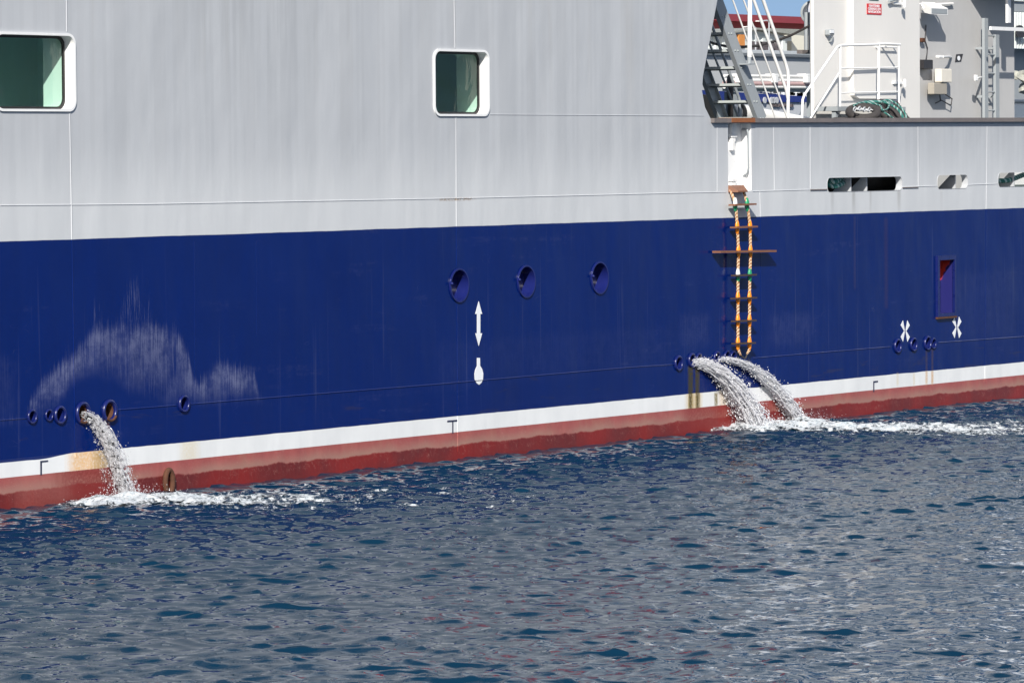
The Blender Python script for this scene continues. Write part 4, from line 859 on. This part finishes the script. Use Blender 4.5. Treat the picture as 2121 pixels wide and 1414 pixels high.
for u, v, ln_ in ((1545, 56, 1), (1573, 44, 1)):
    lp = thing('street_lamp', 'pale street lamp with %s, in front of the red building' % ('a low head' if v == 56 else 'a taller head'), 'street lamp', at(u, 255, 110), 'street lamps'); pipe(lp, 'pole', [(u+20, 255, 110), (u+20, v+2, 110), (u+16, v-1, 110), (u+2, v, 110)], .05, M_GREY, 6); k = MB(); slab(k, u-1, v-.8, u+4, v+1.4, 109.9, .3, .05); k.build('lamp_head', M_WHITE, lp)
# other ships
YO = 46.0
gs_ = thing('grey_ship', 'pale grey ship side lying beyond the deck pipes', 'ship', at(1620, 255, YO)); k = MB(); x0, x1 = at(1380, 150, YO).x, at(1760, 150, YO).x; z1 = at(1600, 112, YO).z
k.add([(x0, YO, -1), (x1, YO, -1), (x1, YO, z1), (x0, YO, z1), (x0, YO+9, -1), (x1, YO+9, -1), (x1, YO+9, z1), (x0, YO+9, z1)], [(0, 1, 2, 3), (4, 5, 6, 7), (3, 2, 6, 7), (0, 3, 7, 4), (1, 2, 6, 5)]); k.build('hull', paint('pale_grey_hull', (.45, .46, .465), .5, .1, .8), gs_); k = MB(); k.tube([(x0, YO-.05, z1), (x1, YO-.05, z1)], .12, 8); k.build('gunwale', M_STEEL, gs_)
YO2 = 30.0
bs = thing('blue_topped_boat', 'moored vessel with navy upper strake and dark lettering on its pale grey hull', 'boat', at(1620, 255, YO2))
k = MB(); x0, x1 = at(1420, 220, YO2).x, at(1668, 220, YO2).x; za, zb2 = at(1500, 210.5, YO2).z, at(1665, 212.5, YO2).z
k.loft([[(x0, YO2, -1), (x0, YO2, za), (x0, YO2+6, za), (x0, YO2+6, -1)], [(x1-4.5, YO2+.5, -1), (x1, YO2, zb2), (x1, YO2+5, zb2), (x1-4.5, YO2+5, -1)]]); k.build('hull', paint('pale_blue_grey_hull', (.47, .49, .52), .5, .08, 1), bs)
zc, zd = at(1500, 186, YO2).z, at(1665, 201.5, YO2).z; k = MB(); k.loft([[(x0, YO2-.06, za+.005), (x0, YO2-.06, zc), (x0, YO2+6, zc), (x0, YO2+6, za+.005)], [(x1+.0, YO2-.06, zb2+.005), (x1+.6, YO2-.06, zd), (x1+.6, YO2+5, zd), (x1, YO2+5, zb2+.005)]]); k.build('navy_strake', paint('bright_navy_strake', (.008, .02, .16), .35, .1, 1), bs)
k = MB()
for i in range(14):
    u = 1575+i*7; p = at(u, 187+(u-1575)*.13, YO2-.05); hh = .03+.10*random.random(); k.box((p.x, YO2-.02, p.z-.06), (p.x+.15+random.random()*.45, YO2+.2, p.z+hh), .015)
k.build('deck_gear', M_WHITE2, bs)
k = MB(); c = at(1621, 219, YO2-.05); text_mesh(k, 'BAHIA NARELEF', c, (1, 0, -.004), (0, 0, 1), at(1620, 214.5, YO2).z-at(1620, 224, YO2).z, .05, .0, 0, at(1646, 219, YO2).x-at(1601, 219, YO2).x); k.build('lettering', M_LETTER, bs)
k = MB()
for u in (1583, 1597, 1602, 1608): p = at(u, 208, YO2-.07); k.lathe(p, (0, -1, 0), [(0, .09), (.03, .09)], 10)
k.build('porthole_row', M_GREY, bs)
# lettered hoarding and quay clutter at the right edge
hd = thing('lettered_wall', 'white corrugated wall with a big black letter a, cut by the right frame edge', 'building', at(2110, 105, 60)); k = MB(); x0, x1, z0, z1 = corr(k, 2092, 32, 2400, 105, 60, .28); k.build('cladding', M_CORR, hd); k = MB(); slab(k, 2092, -60, 2400, 10, 60.2, 8); k.build('upper_cladding', M_CORR, hd); k = MB(); slab(k, 2092, 10.5, 2400, 31, 60.3, 7); slab(k, 2092, 105.5, 2400, 300, 61, 7); k.build('grey_band', M_STEEL, hd)  # plain grey bands above and below the lettered cladding
k = MB(); c = at(2113, 62, 59.8); text_mesh(k, 'a', c, (1, 0, 0), (0, 0, 1), at(2113, 40, 60).z-at(2113, 84, 60).z, .08, .05, .0, at(2121, 60, 60).x-at(2104, 60, 60).x); k.build('letter', M_BLK, hd)
hp = thing('net_heap', 'pale heap of fishing nets on the quay at the right frame edge', 'nets', at(2115, 187, 40)); k = MB()
for i in range(40): k.lathe(at(2100+random.random()*90, 150+random.random()*36, 40+random.random()), (random.random()-.5, random.random()-.5, 1), [(-.16, .05), (-.05, .2+.1*random.random()), (.07, .22), (.15, .06)], 8)
k.build('net_bundle', paint('pale_net', (.42, .42, .36), .8, .5, 6, streak=False, bumpy=.03), hp, True)
tag(hp, kind='stuff')

# ================================================================ WATER JETS
def droplet_cloud(name, centers, radii, stretch, dirs, mat, parent, sub=1):
    import bmesh
    bm = bmesh.new(); bmesh.ops.create_icosphere(bm, subdivisions=sub, radius=1); V = np.array([v.co[:] for v in bm.verts]); F = np.array([[v.index for v in f.verts] for f in bm.faces]); bm.free()
    n = len(centers); nv_ = len(V)
    jit = 1+rng.normal(0, .17, (n, nv_))
    P = V[None]*jit[..., None]
    d_ = dirs/np.linalg.norm(dirs, axis=1, keepdims=True)
    al_ = (P*d_[:, None, :]).sum(-1, keepdims=True); P = P+d_[:, None, :]*al_*(stretch[:, None, None]-1)
    P = centers[:, None, :]+P*radii[:, None, None]
    Fs = (F[None]+(np.arange(n)*nv_)[:, None, None]).reshape(-1, 3)
    o = np_mesh(name, P.reshape(-1, 3), Fs, mat); o.parent = parent; o.matrix_parent_inverse = parent.matrix_world.inverted(); return o
def jetmat(name, clear, white):
    m, b = newmat(name); o = coords(); n = noise(o, 22, 4, .7); nt = S.nt; L = nt.links.new
    tp = nt.nodes.new('ShaderNodeBsdfTransparent'); gs = nt.nodes.new('ShaderNodeBsdfGlossy'); gs.inputs['Roughness'].default_value = .12; gs.inputs[0].default_value = (.9, .92, .95, 1)
    df = nt.nodes.new('ShaderNodeBsdfDiffuse'); df.inputs[0].default_value = (white, white, white*1.02, 1)
    tl = nt.nodes.new('ShaderNodeBsdfTranslucent'); tl.inputs[0].default_value = (white, white, white*1.02, 1)
    m0 = nt.nodes.new('ShaderNodeMixShader'); m0.inputs[0].default_value = .55; L(df.outputs[0], m0.inputs[1]); L(tl.outputs[0], m0.inputs[2])
    m1_ = nt.nodes.new('ShaderNodeMixShader'); m1_.inputs[0].default_value = .12; L(m0.outputs[0], m1_.inputs[1]); L(gs.outputs[0], m1_.inputs[2])
    m2_ = nt.nodes.new('ShaderNodeMixShader'); L(sstep(n, .5+.6*(.5-clear)-.12, .5+.6*(.5-clear)+.12).k, m2_.inputs[0]); L(m1_.outputs[0], m2_.inputs[1]); L(tp.outputs[0], m2_.inputs[2])
    L(m2_.outputs[0], nt.nodes['Material Output'].inputs[0]); return m
J_W = jetmat('frothy_water', .26, .95); J_C = jetmat('clear_splashing_water', .60, .84)
def jet(label, src_px, land_px, r0, spread, nblob, ndrop, mat, rb):
    s = np.array(at(*src_px, -.01)); e = np.array(onz(*land_px)); g = 9.81; tf = math.sqrt(2*max(s[2], .2)/g)*1.0
    v = (e-s)/tf; v[2] = (e[2]-s[2]+.5*g*tf*tf)/tf
    t = thing('water_jet', label, 'water jet', s, 'jets of water from the overboard outlets')
    def gen(n, sp, lag, tmin=0.0):
        tt = tf*(tmin+(1.04-tmin)*rng.random(n)**.85); k = tt/tf
        off = rng.normal(size=(n, 3))*r0*(.55+.0*k)[:, None]
        dv = rng.normal(size=(n, 3))*np.array([.6, 1.0, .8])*sp
        dv[:, 1] += np.abs(rng.normal(size=n))*lag     # slow drops fall short of the stream
        p = s+off+(v+dv)*tt[:, None]; p[:, 2] -= .5*g*tt*tt
        vel = v+dv; vel[:, 2] -= g*tt; ok = (p[:, 2] > -.02) & (p[:, 1] < -.015); return p[ok], vel[ok], k[ok]
    p, vel, k = gen(nblob, spread, 0.0)
    kk = .25+.75*rng.random(len(p))
    rad = rb*(.45+1.1*rng.random(len(p))**2)*(.7+.5*k)
    droplet_cloud('froth', p, rad*(.95-.4*kk), 1.5+5.0*kk*(1.1-.6*k), vel, mat, t)
    fb_ = MB(); nf_ = max(60, nblob//30)
    for i in range(nf_):
        o0 = rng.normal(size=3)*r0*.6; dv = rng.normal(size=3)*np.array([.6, 1.0, .8])*spread*.85; ph = rng.random(4)*6.28; ta = rng.random()*.35; tb = min(1.03, ta+.35+.6*rng.random()); n_ = 22; pp = []; rr = []
        for j in range(n_):
            q = ta+(tb-ta)*j/(n_-1); tt = q*tf; x_ = s+o0+(v+dv)*tt; x_[2] -= .5*g*tt*tt
            x_ = x_+np.array([math.sin(q*23+ph[0]), math.sin(q*29+ph[1]), math.sin(q*26+ph[2])])*(.004+.014*q)
            pp.append(Vector((x_[0], min(x_[1], -.02), max(x_[2], -.03)))); e_ = math.sin(PI*j/(n_-1))**.5
            rr.append((.002+rb*(.35+.75*abs(math.sin(q*17+ph[3])))*e_*(.6+.6*q)))
        fb_.tube(pp, rr, 6)
    fo = fb_.build('stream', mat, t, True, 180)
    p, vel, k = gen(ndrop, spread*2.1, spread*2.2, .05)
    o = droplet_cloud('spray', p, .003+.009*rng.random(len(p))**3, 1+.5*rng.random(len(p)), vel, mat, t); tag(o, kind='stuff')
    # splash where it lands
    n = nblob//5; q = np.stack([e[0]+rng.normal(size=n)*.34, e[1]+rng.normal(size=n)*.25, np.abs(rng.normal(size=n))*.07], -1)
    o = droplet_cloud('splash', q, rb*(.2+.5*rng.random(n)**2), 1+.4*rng.random(n), rng.normal(size=(n, 3)), J_W, t); tag(o, kind='stuff')
jet('clear splashing jet from the rusty outlet, falling by itself into the water', (171, 859), (266, 1034), .04, .14, 3600, 2600, J_C, .0085)
jet('broad frothy white jet, the nearer of the pair below the rope ladder', (1436, 750), (1571, 888), .045, .215, 9000, 4200, J_W, .0088)
jet('narrow frothy white jet, the farther of the pair, passing under the rope ladder end', (1486, 744), (1660, 876), .03, .125, 4600, 2600, J_W, .0080)
